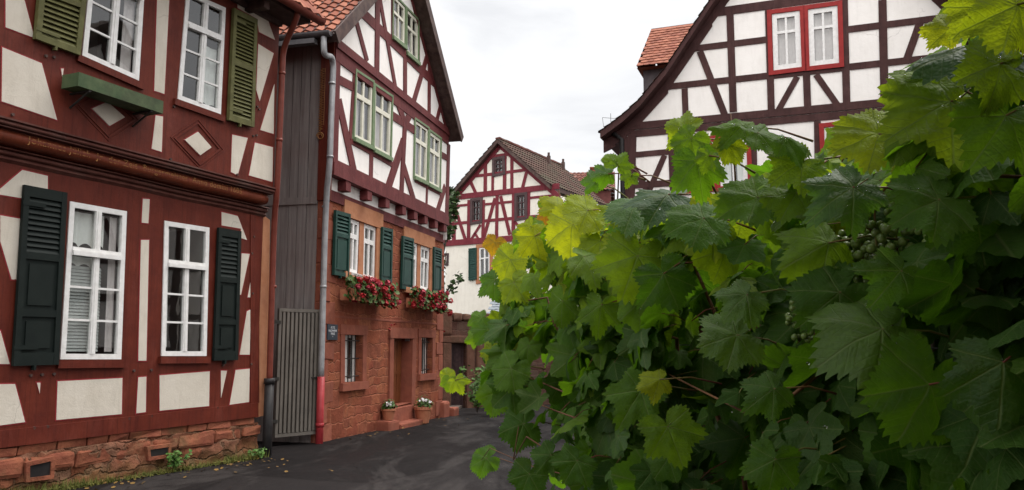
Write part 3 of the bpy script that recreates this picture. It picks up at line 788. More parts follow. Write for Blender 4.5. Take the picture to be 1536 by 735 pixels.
bm.faces.new([bm.verts.new(c) for c in ((ULu, D2, 0), (URu, D2, 0), (URu, D2, tk(URu)), (ua, D2, tk(ua)), (ULu, D2, tk(ULu)))])
obj('plaster_wall', bm, white2, H2)

# timbers
bm = bmesh.new()
def TB2(x0, y0, x1, y1, wd, p=.018, w=W2, ext=0): prism(bm, strip(F2.uv(x0, y0, w), F2.uv(x1, y1, w), wd, ext), w - .03, w + p)
def HB2(v, h, p=.02, u0=None, u1=None, w=W2): prism(bm, [(ULu if u0 is None else u0, v - h / 2), (URu if u1 is None else u1, v - h / 2), (URu if u1 is None else u1, v + h / 2), (ULu if u0 is None else u0, v + h / 2)], w - .05, w + p)
HB2(V_s2, .22, .05); HB2(V_s2 + .14, .06, .035); HB2(V_m2 + .1, .16, .055); HB2(V_m2 - .09, .24, .026)
HB2(V_b2 + .03, .19, .03, UL2, UR2 + .02, 0)
TB2(504.5, 92, 500, 256, .24, .022)                     # corner post
TB2(531, 107, 524.5, 208, .10); TB2(556.5, 226, 555.5, 276, .15)
TB2(507, 150, 532, 266, .22, .021)
TB2(607, 180, 600.5, 306, .19, .024); TB2(604, 213, 578, 292, .24, .021); TB2(603, 243, 623.5, 312, .20, .0215)
TB2(594, 150, 607, 185, .20, .021); TB2(616, 168, 606, 188, .20, .0212)
TB2(640, 283, 639, 316, .10); TB2(667, 280, 653, 325, .19, .021); TB2(672.5, 216, 669, 338, .20, .023)
TB2(503, 117, 530, 131, .16); TB2(586, 172, 622, 196, .18, .0195); TB2(660, 231, 672, 238, .15)
TB2(525, 211, 590, 248, .10, .0185); TB2(622, 270, 662, 291, .10, .0185)
# gable
TB2(534, 10, 664, 137, .22, .019)
TB2(566, -20, 564.5, 106, .20, .022); TB2(607, 76, 607, 146, .18, .022); TB2(643.5, 60, 643, 178, .17, .022)
TB2(529, 15, 550, 92, .15, .021); TB2(569, -2, 593, 134, .15, .0212); TB2(645, 68, 619, 155, .17, .0214); TB2(664, 143, 653, 187, .15, .021)
TB2(588, 0, 588, 58, .10, .0225); TB2(627.5, 20, 627.5, 100, .10, .0225)
TB2(575, -70, 645, 30, .22, .0195)
for s in (-1, 1):
    ex = ULu if s < 0 else URu
    prism(bm, strip((ex, tk(ex) - .06), (ua, tk(ua) - .06), .20), W2 - .03, W2 + .025)
obj('timber_frame', bm, plum, H2)
# joist ends under the jetty
bm = bmesh.new()
for x, y in ((520, 285), (552, 299), (579, 311), (604, 321), (621.5, 331), (637, 337), (652.5, 344), (666, 351)):
    u, v = F2.uv(x, y, W2); b1 = bmesh.new(); box(b1, u - .10, u + .10, -(W2 + .035), .05, V_b2 + .16, V_s2 - .115); obj('joist_end', b1, plum, H2)
bm.free()
bm = bmesh.new(); box(bm, ULu, URu, -(W2 - .01), 0, V_s2 - .10, V_s2 - .05); obj('jetty_soffit', bm, plum, H2)

# corner post side with gilt carving, side wall of grey boards
bm = bmesh.new(); ys = .11
ub = ULu - .0
box(bm, ULu - .03, ULu + .02, -W2, ys, V_b2 - .1, V_m2 + .25)
obj('corner_post', bm, oxred, H2)
bm = bmesh.new()
yy = -W2 + .24; v0 = V_b2 + 1.1; v1 = V_m2 - .35; n = 26
pts = []
for i in range(n * 4 + 1):
    t = i / (n * 4); v = v0 + (v1 - v0) * t
    pts.append((ULu - .034, yy - .03 + .045 * math.sin(i * math.pi / 2), v))
tube(bm, pts, .008, 5)
tube(bm, [(ULu - .034, yy - .085, v0 + .1), (ULu - .034, yy - .085, v1)], .006, 5)
cc = [(ULu - .036, yy - .03 + .07 * math.cos(R(a)) * (1 - a / 900), v0 - .09 + .07 * math.sin(R(a)) * (1 - a / 900)) for a in range(0, 560, 25)]
tube(bm, cc, .011, 5)
obj('gilt_carving', bm, inkp, H2)
bm = bmesh.new(); rs = random.Random(9)
y = ys + .002; 
while y < D2 - .2:
    wdt = rs.uniform(.16, .26); lo = rs.uniform(.0, .03)
    box(bm, ULu + .005 - lo * .5, ULu + .06, y, y + wdt - .012, -.6, V_m2 + .25)
    y += wdt
box(bm, ULu - .025, ULu + .02, ys, D2, V_b2 - .15, V_b2 - .03)
box(bm, ULu + .03, ULu + .09, ys, D2, -.6, V_m2 + .25)
obj('board_cladding', bm, boards, H2)

# roof
bm = bmesh.new()
def slab_u(bm, P0, P1, y0, y1, th):
    d = Vector((P1[0] - P0[0], P1[1] - P0[1])).normalized(); n = Vector((-d.y, d.x)); n = n if n.y > 0 else -n
    pts = [P0, P1, (P1[0] - n.x * th, P1[1] - n.y * th), (P0[0] - n.x * th, P0[1] - n.y * th)]
    prism(bm, pts, -y1, -y0); return n
nL = slab_u(bm, eL, apex, -WV, D2 + .3, .14); nR = slab_u(bm, eR, apex, -WV, D2 + .3, .14)
obj('roof_structure', bm, darkwood, H2)
bm = bmesh.new()
sL = math.hypot(apex[0] - eL[0], apex[1] - eL[1])
tiles(bm, (eL[0], D2 + .3, eL[1]), (0, -1, 0), (apex[0] - eL[0], 0, apex[1] - eL[1]), (nL.x, 0, nL.y), D2 + .3 + WV - .06, sL, .2, .23, .022, .03, seed=5)
tiles(bm, (eR[0], -WV, eR[1]), (0, 1, 0), (apex[0] - eR[0], 0, apex[1] - eR[1]), (nR.x, 0, nR.y), D2 + .3 + WV, sL, .24, .34, .02, .03, seed=6)
rf2 = obj('roof', bm, tile_red, H2)
bm = bmesh.new()
for P0, nn in ((eL, nL), (eR, nR)):
    d = Vector((apex[0] - P0[0], apex[1] - P0[1])).normalized(); o = Vector((nn.x, nn.y))
    a = Vector(P0) + o * .05; b = Vector(apex) + o * .05
    prism(bm, [tuple(a), tuple(b), tuple(b - o * .22), tuple(a - o * .22)], WV - .012, WV + .02)
obj('bargeboard', bm, darkwood, H2)
# gutter on the left eave + downpipe
bm = bmesh.new(); gx = eL[0] - .06; prev = None
for y in (-WV + .05, D2):
    rr = [bm.verts.new((gx + .08 * math.cos(R(a)), y, eL[1] + .02 + .08 * math.sin(R(a)))) for a in range(180, 361, 20)]
    if prev:
        for k in range(len(rr) - 1): bm.faces.new((prev[k], prev[k + 1], rr[k + 1], rr[k]))
    else: bm.faces.new(rr)
    prev = rr
box(bm, gx - .05, gx + .07, -W2 + .02, D2, eL[1] - .16, eL[1] - .08)
obj('gutter', bm, zinc, H2)
bm = bmesh.new()
wp = W2 + .10; gp = wp - .0
def P2(x, y, w): q = F2.uv(x, y, w); return (q[0], -w, q[1])
up_ = F2.uv(498, 100, wp)[0]
pts = [(gx + .02, -(.25), eL[1] - .03), (gx + .02, -.25, eL[1] - .22), (gx + .06, -.25, eL[1] - .36), P2(497.5, 84, wp + .02), P2(500, 97, wp), P2(499.5, 112, wp), P2(497, 170, wp), P2(494.5, 250, wp), P2(488.5, 300, .08), P2(481.5, 567, .08)]
tube(bm, chaikin(pts), .05, 12)
for (x, y, w) in ((498, 125, wp), (495, 235, wp), (488, 310, .08), (485, 430, .08)):
    q = P2(x, y, w); tube(bm, [(q[0], q[1], q[2] - .015), (q[0], q[1], q[2] + .015)], .058, 12)
obj('downpipe', bm, pipe_grey, H2, smooth=True)
bm = bmesh.new(); q = P2(481.5, 567, .08)
tube(bm, [(q[0], q[1], q[2] + .02), (q[0], q[1], -.45)], .062, 12); tube(bm, [(q[0], q[1], q[2] - .78), (q[0], q[1], q[2] - .72)], .07, 12)
obj('pipe_foot', bm, pipe_crim, H2, smooth=True)

# windows of the upper floors: sage frames, cream sashes
for i, q in enumerate(upQ):
    window(F2, H2, q, W2, wincream, .07, vb=((.5, .06, .004),), hb=((.66, .09, .012),), proud=.01, inset=.02, casing=(wingreen, .05, .035), sill=(wingreen, .08, .07),
           cur=[('drape', .12, .48, .05, .64), ('drape', .6, .9, .05, .64)] if i != 1 else [('drape', .1, .9, .05, .64)], depth=.5)
for q in gaQ:
    window(F2, H2, q, W2, wincream, .065, vb=((.5, .05, .004),), hb=((.62, .06, .01),), proud=.01, inset=.02, casing=(wingreen, .045, .035), sill=(wingreen, .08, .07), cur=[('drape', .5, .95, .05, .6)], depth=.5)
# stone storey
for i, q in enumerate(stoneH):
    window(F2, H2, q, -.02, winwhite, .075, vb=((.5, .06, .006),), hb=((.69, .09, .012),), proud=.01, inset=.015, cur=[('lace', .1, .4, .05, .65)] if i % 2 else [('drape', .1, .8, .05, .65)], depth=.5, sill=(winwhite, .06, .1))
bm = bmesh.new()
def frame_stone(bm, qs, lw, p=.025, top=.20, bot=.14):
    """dressed surround round one or two openings"""
    q0, q1 = qs[0], qs[-1]
    L0, L1 = Vector(q0[0]), Vector(q0[3]); R0, R1 = Vector(q1[1]), Vector(q1[2])
    o0, o1 = L0 + Vector((-lw, 0)), L1 + Vector((-lw, 0)); k0, k1 = R0 + Vector((lw, 0)), R1 + Vector((lw, 0))
    prism(bm, [tuple(o0), tuple(L0 - Vector((.004, 0))), tuple(L1 - Vector((.004, 0))), tuple(o1)], -.02, p)
    prism(bm, [tuple(R0 + Vector((.004, 0))), tuple(k0), tuple(k1), tuple(R1 + Vector((.004, 0)))], -.02, p)
    prism(bm, [tuple(o1 + Vector((-.03, .004))), tuple(k1 + Vector((.03, .004))), tuple(k1 + Vector((.03, top))), tuple(o1 + Vector((-.03, top)))], -.02, p + .006)
    prism(bm, [tuple(o0 + Vector((-.02, -bot))), tuple(k0 + Vector((.02, -bot))), tuple(k0 + Vector((.02, -.004))), tuple(o0 + Vector((-.02, -.004)))], -.02, p + .05)
    if len(qs) > 1:
        prism(bm, [(q0[1][0] + .004, q0[1][1]), (q1[0][0] - .004, q1[0][1]), (q1[3][0] - .004, q1[3][1]), (q0[2][0] + .004, q0[2][1])], -.14, .006)
frame_stone(bm, stoneH[:2], .24, .03, .30, .12); obj('window_surround', bm, sand, H2)
bm = bmesh.new(); frame_stone(bm, stoneH[2:], .24, .03, .28, .12); obj('window_surround', bm, sand, H2)
bm = bmesh.new(); frame_stone(bm, smallH[:1], .16, .02, .18, .14); obj('stone_surround', bm, sandred, H2)
bm = bmesh.new(); frame_stone(bm, smallH[1:], .18, .02, .18, .14); obj('stone_surround', bm, sandred, H2); bm = bmesh.new()
dq = doorQ
prism(bm, [(dq[0][0] - .2, dq[0][1] - .1), (dq[0][0] - .004, dq[0][1] - .1), (dq[3][0] - .004, dq[3][1]), (dq[3][0] - .2, dq[3][1])], -.02, .035)
prism(bm, [(dq[1][0] + .004, dq[1][1] - .1), (dq[1][0] + .22, dq[1][1] - .1), (dq[2][0] + .22, dq[2][1]), (dq[2][0] + .004, dq[2][1])], -.02, .035)
prism(bm, [(dq[3][0] - .22, dq[3][1] + .004), (dq[2][0] + .24, dq[2][1] + .004), (dq[2][0] + .24, dq[2][1] + .22), (dq[3][0] - .22, dq[3][1] + .22)], -.02, .045)
reveal(bm, expand(dq, -.006), .03, -.36)
obj('door_surround', bm, sandred, H2)
# string course between the storeys
bm = bmesh.new()
vstr = av([(512, 470), (664, 490)], 0)
block(bm, UL2, UR2 + .01, vstr - .02, vstr + .02, -.1, .02, .01)
# corner quoins
rs = random.Random(3); v = -.5
k_ = 0
while v < V_b2 - .1:
    h = rs.uniform(.28, .42); ln = .5 if k_ % 2 else .3
    block(bm, UL2 - .012, UL2 + ln, v + .006, min(v + h, V_b2 - .1) - .006, -.10, .012, .012)
    block(bm, UR2 - ln * .9, UR2 + .012, v + .006, min(v + h, V_b2 - .1) - .006, -.2, .012, .012)
    v += h; k_ += 1
obj('quoin', bm, sandred, H2, kind='stuff')
# barred cellar-height windows
for i, q in enumerate(smallH):
    wo = window(F2, H2, q, -.16, winwhite, .05, vb=((.5, .06, .014),), hb=(), proud=.014, inset=.02, cur=[('lace', .1, .9, .0, .95)] if i == 0 else [('lace', .1, .5, .1, .9)], depth=.4)
    bm = bmesh.new(); W_, H_ = qsize(q)
    for s in (.2, .4, .6, .8):
        a_, b_2 = bil(q, s, .0), bil(q, s, 1); tube(bm, [(a_[0], .07, a_[1]), (b_2[0], .07, b_2[1])], .011, 6)
    for t in (.12, .5, .88) if i == 0 else (.12, .88):
        a_, b_2 = bil(q, 0, t), bil(q, 1, t); tube(bm, [(a_[0], .06, a_[1]), (b_2[0], .06, b_2[1])], .010, 6)
    obj('iron_bars', bm, iron, wo)
# door
bm = bmesh.new(); wd = -.22
qbox(bm, dq, .0, 1, .0, 1, wd - .05, wd)
dr = obj('door', bm, doorm, H2)
bm = bmesh.new()
for s0, s1 in ((.06, .2), (.23, .37), (.40, .54), (.57, .71), (.74, .94)): qbox(bm, dq, s0, s1, .02, .97, wd - .01, wd + .012)
qbox(bm, dq, .03, .97, .45, .5, wd - .01, wd + .02); obj('door_boards', bm, doorm, dr)
bm = bmesh.new(); hq = bil(dq, .12, .42)
tube(bm, [(hq[0], -wd, hq[1]), (hq[0], -wd - .06, hq[1]), (hq[0] + .12, -wd - .06, hq[1])], .012, 6); qbox(bm, dq, .08, .16, .36, .47, wd + .012, wd + .02)
obj('door_handle', bm, iron, dr)
bm = bmesh.new()
box(bm, dq[1][0] - .025, dq[1][0] - .006, .03, .13, 1.0 + dq[1][1] + .3, 1.0 + dq[1][1] + .62); obj('intercom', bm, steel, H2)
# shutters
gS = lambda *pts: [F2.uv(x, y, .075) for x, y in pts]
shutter(F2, H2, quad(gS, (504, 315), (526, 321), (523.5, 416), (501.5, 412)), .03, shteal, louv=((.66, .94),), panels=((.06, .60),), slat=.06, th=.05, label='broad bottle-green shutter nearest the zinc pipe')
shutter(F2, H2, quad(gS, (574, 340), (589.5, 344), (588, 424), (572, 420)), .03, shteal, louv=((.66, .94),), panels=((.06, .60),), slat=.06, th=.05, label='bottle-green shutter right of the first window pair')
shutter(F2, H2, quad(gS, (605, 353.5), (621, 358), (619, 436), (603, 433)), .03, shteal, louv=((.66, .94),), panels=((.06, .60),), slat=.06, th=.05)
shutter(F2, H2, quad(gS, (651.5, 370), (663, 373.5), (661.5, 441), (651, 439)), .03, shteal, louv=((.66, .94),), panels=((.06, .60),), slat=.06, th=.05, label='bottle-green shutter at the far corner')
# base: footing and doorstep
bm = bmesh.new()
gz = lambda u: ground_z(0, F2.W(u, 0).y)
block(bm, dq[0][0] - .75, dq[0][0] - .25, -.6, gz(dq[0][0]) + .18, -.1, .28, .04)
block(bm, dq[0][0] - .2, dq[1][0] + .2, -.6, gz(dq[0][0]) + .08, -.35, .30, .03)
block(bm, dq[0][0] - .1, dq[1][0] + .15, -.6, dq[0][1] - .01, -.36, .06, .03)
block(bm, UR2 - .2, UR2 + .25, -.6, gz(UR2) + .34, -.1, .12, .05)
block(bm, UR2 + .3, UR2 + .75, -.6, gz(UR2) + .17, -.3, .2, .05)
split_obj('doorstep', bm, sandred, H2)

# plaque beside the pipe
SQ = quad(g0, (488.8, 486), (504, 487), (503.6, 510), (488.2, 509.5))
c = bil(SQ, .5, .5); W_, H_ = qsize(SQ)
SG = thing('plaque', 'small navy plaque with white lettering on the red stone wall by the zinc pipe', 'sign', F2, (c[0], -.03, c[1]))
bm = bmesh.new(); qbox(bm, SQ, 0, 1, 0, 1, .02, .035); obj('plate', bm, signm, SG)
for txt, t, s in (('ALTES', .78, .6), ('FACHWERK', .57, .66), ('HAUS', .38, .6), ('*', .18, .5)):
    u, v = bil(SQ, .5, t); carve(txt, F2, SG, 'lettering', signtx, u, v, .037, W_ * .15, 0, 0, .002)

# gate of vertical bars between the two houses
gl_t, gr_t, gl_b, gr_b = at(415, 461, 12.75), at(478, 466, 13.3), at(411, 655, 12.75), at(473, 652, 13.3)
dg = (gr_t - gl_t); dg.z = 0; thg = math.degrees(math.atan2(dg.x, dg.y))
FG = Face((gl_b.x, gl_b.y, 0), thg)
GT = thing('gate', 'taupe gate of close upright bars closing the gap between the two houses', 'gate', FG, (dg.length / 2, 0, gl_b.z))
gw = dg.length; zb, zt = (gl_b.z + gr_b.z) / 2, (gl_t.z + gr_t.z) / 2
bm = bmesh.new()
box(bm, 0, gw, -.03, .03, zt - .05, zt); box(bm, 0, gw, -.03, .03, zb, zb + .05); box(bm, 0, gw, .0, .03, (zb + zt) / 2 - .12, (zb + zt) / 2 - .08)
box(bm, 0, .045, -.031, .031, zb + .051, zt - .051); box(bm, gw - .045, gw, -.031, .031, zb + .051, zt - .051)
obj('gate_frame', bm, gatem, GT)
bm = bmesh.new(); n = 9
for i in range(n):
    u = .05 + (gw - .1) * (i + .5) / n; box(bm, u - .022, u + .022, -.035, .0, zb + .06, zt - .06)
split_obj('bar', bm, gatem, GT)
bm = bmesh.new(); box(bm, .046, gw - .046, .012, .02, zb + .052, zt - .052); obj('backing_sheet', bm, gatem, GT)
bm = bmesh.new()
for z in (zt - .22, zb + .25, (zb + zt) / 2 - .1): box(bm, -.10, .03, -.045, -.032, z - .025, z + .025)
split_obj('gate_hinge', bm, iron, GT)
bm = bmesh.new(); z = (zb + zt) / 2 - .1; box(bm, gw - .16, gw + .02, -.055, -.036, z - .012, z + .012); obj('latch', bm, iron, GT)

# flower boxes and pots
def flowermat(name, c1, c2):
    return simple(name, c1, c2, 18, rough=.6, bump=0, spec=.3)
ger = flowermat('geranium_red', (.24, .006, .008), (.38, .012, .018)); gerp = flowermat('geranium_pink', (.34, .02, .04), (.42, .05, .08))
gleaf = simple('geranium_leaf', (.025, .06, .014), (.085, .14, .025), 14, rough=.6, bump=0); whitef = flowermat('white_petal', (.75, .75, .75), (.8, .8, .8))
def cluster(bm, c, r, n, size):
    for _ in range(n):
        d = Vector((random.gauss(0, 1), random.gauss(0, 1), random.gauss(0, 1))).normalized()
        leaf_tuft(bm, Vector(c) + d * r * random.uniform(.5, 1), size, d + Vector((0, 0, .3)), 5)
def flower_box(F, u0, u1, v, w, label, trail, seed):
    random.seed(seed)
    T = thing('flower_box', label, 'flower box', F, ((u0 + u1) / 2, -(w + .12), v - .2), group='geranium boxes on the sandstone wall')
    bm = bmesh.new()
    for b_ in ((u0, u1, -(w + .24), -(w + .22), v - .2, v), (u0, u1, -(w + .02), -w, v - .2, v), (u0, u0 + .02, -(w + .219), -(w + .021), v - .199, v), (u1 - .02, u1, -(w + .219), -(w + .021), v - .199, v), (u0 + .021, u1 - .021, -(w + .219), -(w + .021), v - .2, v - .03)): box(bm, *b_)
    obj('trough', bm, terracotta, T)
    bm = bmesh.new(); br = bmesh.new(); bp = bmesh.new(); L = u1 - u0
    for _ in range(620):
        a = random.random(); u = u0 - .08 + (L + .16) * a; dz = random.uniform(-.20 - trail * .6 * a, .20); out = random.uniform(.0, .22) * (1 if dz > -.1 else .9)
        y = -(w + .10 + out * (1 if dz > -.15 else 1.1))
        if dz < -.2 and random.random() < .45: continue
        leaf_tuft(bm, (u, y, v + dz), random.uniform(.03, .055), (random.gauss(0, .5), -1 + random.gauss(0, .4), .7 + random.gauss(0, .4)), 6)
    for _ in range(50):
        a = random.random(); u = u0 - .05 + (L + .2 + trail * .4) * a; dz = random.uniform(-.18 - trail * a * .8, .23)
        y = -(w + .16 + random.uniform(0, .2)); cluster(bp if random.random() < .22 else br, (u, y, v + dz), random.uniform(.05, .08), 26, random.uniform(.022, .032))
    for _ in range(int(60 * trail)):
        u = u1 + random.uniform(-.2, .45) ; dz = random.uniform(-.75, .1)
        cluster(br, (u, -(w + .1 + random.uniform(0, .12)), v + dz), .025, 6, .02)
    obj('foliage', bm, gleaf, T); obj('blossoms', br, ger, T); obj('pink_blossoms', bp, gerp, T)
a0, a1 = F2.uv(518, 428, .2), F2.uv(586, 448, .2)
flower_box(F2, a0[0] + .1, a1[0] - .1, F2.uv(550, 437, .2)[1], .06, 'red geraniums spilling from the larger box below the window pair nearer the zinc pipe', .12, 31)
a0, a1 = F2.uv(616, 445, .2), F2.uv(664, 455, .2)
flower_box(F2, a0[0] + .1, a1[0] - .05, F2.uv(640, 450, .2)[1], .06, 'red geraniums in the smaller box at the far corner of the sandstone wall', .1, 32)
def pot(F, u, w, z, r, h, label, tilt_leaf, seed):
    random.seed(seed)
    T = thing('flower_pot', label, 'plant pot', F, (u, -w, z), group='flower pots by the door')
    bm = bmesh.new(); prof = [(r * .62, 0), (r * .74, h * .4), (r * .88, h * .8), (r * .9, h * .82), (r, h * .83), (r, h), (r * .9, h), (r * .82, h * .88)]; seg = 20; rings = []
    for rr, zz in prof: rings.append([bm.verts.new((u + rr * math.cos(6.2832 * k / seg), -w + rr * math.sin(6.2832 * k / seg), z + zz)) for k in range(seg)])
    for i in range(len(rings) - 1):
        for k in range(seg): bm.faces.new((rings[i][k], rings[i][(k + 1) % seg], rings[i + 1][(k + 1) % seg], rings[i + 1][k]))
    bm.faces.new(rings[0][::-1]); obj('pot', bm, terracotta, T, smooth=False)
    bm = bmesh.new(); bm.faces.new([bm.verts.new((u + r * .84 * math.cos(6.2832 * k / seg), -w + r * .84 * math.sin(6.2832 * k / seg), z + h * .9)) for k in range(seg)]); obj('soil', bm, soil, T)
    bm = bmesh.new(); bw = bmesh.new()
    for _ in range(150):
        d = Vector((random.gauss(0, 1), random.gauss(0, 1), abs(random.gauss(0, .8)))).normalized()
        leaf_tuft(bm, Vector((u + .03, -w, z + h)) + Vector((d.x * r * 1.25, d.y * r * 1.1, d.z * r * 1.3)) * random.uniform(.4, 1), .028, d + Vector((0, 0, .4)), 5)
    for _ in range(14):
        cluster(bw, (u - r * .5 + random.gauss(0, r * .45), -w - r * .4 + random.gauss(0, r * .3), z + h + r * random.uniform(.5, .9)), .022, 7, .018)
    obj('foliage', bm, gleaf, T); obj('blossoms', bw, whitef, T)
pu0 = F2.uv(589, 625, .26)[0]; pot(F2, dq[0][0] - .5, .14, gz(dq[0][0]) + .182, .15, .22, 'terracotta pot of white flowers on the stone block left of the door', 0, 41)
pu1 = F2.uv(637, 628, .3)[0]; pot(F2, pu1, .26, gz(pu1) + .0, .20, .34, 'larger terracotta pot with white and green plants standing on the asphalt right of the door', 0, 42)
# ------------------------------------------------------------------ HOUSE 4 (right, behind the vine)
F4 = Face(at(1217, 300, 17), 110.2); F4.O.z = 0
H4 = thing('brown_timbered_house', 'half-timbered gable house with dark brown timbers and scarlet framed windows rising behind the grapevine', 'house', F4)
h4 = lambda *pts: [F4.uv(x, y, 0) for x, y in pts]
WR4 = .35
ap4 = F4.uv(1217, -150, WR4); ua4 = F4.uv(1217, -122, 0)[0]
lv = [F4.uv(x, y, WR4) for x, y in ((900, 197), (918, 184), (935, 171), (959, 149), (998, 102), (1034, 43), (1065, 0))]
sl4 = (lv[-1][1] - lv[-4][1]) / (lv[-1][0] - lv[-4][0]); ap4 = (ua4, lv[-1][1] + sl4 * (ua4 - lv[-1][0]))
prof4 = [lv[0], lv[1], lv[2], lv[3], lv[4], lv[6], ap4]
right4 = [(2 * ua4 - u, v) for u, v in prof4[::-1]][1:]
GL = F4.uv(940, 300, 0)[0]; GR = 2 * ua4 - GL
D4 = 9.0
win4 = [quad(h4, (1157.5, 22), (1199.5, 16.5), (1202.5, 101), (1160, 106.5)), quad(h4, (1212, 15), (1256, 9), (1258.5, 95), (1214.5, 100)),
        quad(h4, (1020, 216), (1064, 211), (1068, 281), (1023, 286)), quad(h4, (1077, 210), (1119, 205), (1122, 275), (1081, 280)), quad(h4, (1236, 192), (1279, 187), (1281, 262), (1239, 266))]
under = lambda u: None
def prof_v(u):
    P = prof4 + right4
    for (u0, v0), (u1, v1) in zip(P[:-1], P[1:]):
        if u0 <= u <= u1: return v0 + (v1 - v0) * (u - u0) / max(1e-6, u1 - u0)
    return P[0][1]
inner = [(GL, prof_v(GL) - .12)] + [(u, v - .14) for u, v in prof4 if u > GL] + [(u, v - .14) for u, v in right4 if u < GR] + [(GR, prof_v(GR) - .12)]
bm = bmesh.new()
wallsheet(bm, [(GL, -1), (GR, -1)] + inner[::-1], win4, 0)
for u in (GL, GR):
    bm.faces.new([bm.verts.new(c) for c in ((u, 0, -1), (u, D4, -1), (u, D4, prof_v(u) - .2), (u, 0, prof_v(u) - .2))])
vs = [bm.verts.new((u, D4, v)) for u, v in [(GL, -1), (GR, -1)] + inner[::-1]]; bm.faces.new(vs)
obj('plaster_wall', bm, white2, H4)
bm = bmesh.new()
def T4(x0, y0, x1, y1, wd, p=.018, ext=0): prism(bm, strip(F4.uv(x0, y0), F4.uv(x1, y1), wd, ext), -.05, p)
vb = lambda pts: sum(F4.uv(x, y)[1] for x, y in pts) / len(pts)
def inside(v, side, d=.1):
    P = prof4
    for (u0, v0), (u1, v1) in zip(P[:-1], P[1:]):
        if v0 <= v <= v1:
            u = u0 + (u1 - u0) * (v - v0) / (v1 - v0)
            return u + .2 if side < 0 else 2 * ua4 - u - .2
    return GL if side < 0 else GR
def H4b(v, h, p=.02, u0=None, u1=None):
    u0 = inside(v, -1) if u0 is None else u0; u1 = inside(v, 1) if u1 is None else u1
    prism(bm, [(u0, v - h / 2), (u1, v - h / 2), (u1, v + h / 2), (u0, v + h / 2)], -.05, p)
vm = vb([(965, 191), (1100, 178), (1318, 162)]); H4b(vm + .06, .17, .035, GL + .05, GR - .05); H4b(vm - .12, .16, .022, GL + .05, GR - .05)
v2 = vb([(1010, 130), (1140, 115), (1300, 97)]); uw0, uw1 = win4[0][0][0] - .09, win4[1][1][0] + .09
H4b(v2, .145, .02, None, uw0); H4b(v2 + .0, .145, .02, uw1, None)
v3 = vb([(1060, 72), (1140, 62), (1290, 41), (1360, 32)]); H4b(v3, .145, .02, None, uw0); H4b(v3, .145, .02, uw1, None)
v4 = vb([(1090, 13), (1180, 7), (1250, -1)]); H4b(v4 + .02, .20, .023, inside(v4, -1), inside(v4, 1))
v5 = vb([(1160, 111), (1262, 99)]); H4b(v5 - .06, .11, .02, uw0, uw1)
T4(1095, 20, 1100, 168, .16, .022); T4(1152.5, 12, 1157, 166, .15, .022); T4(1266, -2, 1270, 158, .15, .022); T4(1323.5, 0, 1327, 160, .16, .022)
T4(1209.5, 108, 1211.5, 163, .15, .021); T4(1027, 133, 1028.5, 175, .14, .021)
T4(1050, 77, 1087, 172, .15, .017); T4(1196, 115, 1168, 165, .13, .017); T4(1224, 112, 1257, 159, .13, .017); T4(1381, 31, 1358, 95, .15, .017); T4(1400, 88, 1416, 150, .15, .017)
T4(1007, 197, 1015, 400, .17, .022); T4(946, 205, 940, 420, .28, .024); T4(945, 233, 1010, 227, .13, .019); T4(997, 233, 973, 288, .13, .017); T4(948, 246, 972, 288, .13, .017)
T4(1130, 190, 1133, 400, .14, .022); T4(1226, 182, 1229, 400, .14, .022); T4(1290, 176, 1294, 400, .14, .022)
for dv in (1.35, 2.75, 4.2): H4b(vm - dv, .15, .0185, GL + .05, win4[2][0][0] - .12) if dv < 2 else H4b(vm - dv, .16, .0185, GL + .05, GR - .05)
for k in range(9): u_ = GL + .9 + (GR - GL - 1.4) * k / 8; prism(bm, [(u_, -1), (u_ + .17, -1), (u_ + .17, vm - 2.8), (u_, vm - 2.8)], -.05, .0235)
# dark rafters that follow the bell-cast verge
P = prof4
for side in (-1, 1):
    pts = [(u, v) for u, v in P]
    if side > 0: pts = [(2 * ua4 - u, v) for u, v in pts]
    for (a, b_2) in zip(pts[:-1], pts[1:]):
        q = [a, b_2, (b_2[0], b_2[1] - .46), (a[0], a[1] - .40)]
        if max(a[1], b_2[1]) > 0: prism(bm, [(p[0], p[1] - .03) for p in q], -.04, .028 if side < 0 else .0285)
fr4 = obj('timber_frame', bm, brown, H4)
bm = bmesh.new()
sides = [(prof4, 1), (right4[::-1] if False else [(2 * ua4 - u, v) for u, v in prof4], -1)]
for P, s in sides:
    for a, b_2 in zip(P[:-1], P[1:]):
        prism(bm, [a, b_2, (b_2[0], b_2[1] - .16), (a[0], a[1] - .16)], -(D4 + .3), WR4)
obj('roof_structure', bm, brown, H4)
bm = bmesh.new()
for P, s in sides:
    for k, (a, b_2) in enumerate(zip(P[:-1], P[1:])):
        d = Vector((b_2[0] - a[0], 0, b_2[1] - a[1])); n = Vector((-d.z, 0, d.x)) * (1 if d.x > 0 else -1); n.normalize()
        tiles(bm, (a[0], -(WR4 + .03), a[1]) if s < 0 else (a[0], D4 + .3, a[1]), (0, 1, 0) if s < 0 else (0, -1, 0), d, n, D4 + .33 + WR4, d.length, .19, .2, seed=20 + k, flat=True)
obj('roof', bm, tile_dark, H4)
# windows of house 4
for i, q in enumerate(win4):
    window(F4, H4, q, 0, winwhite, .11 if i < 2 else .09, vb=((.5, .045, .014),), hb=((.66, .06, .016),), proud=.02, inset=.02, casing=(winred, .10, .05),
           cur=[('drape', .05, .95, .02, .98)] if i < 2 else [('lace', .1, .4, .02, .98), ('lace', .62, .9, .02, .98)], depth=.5)
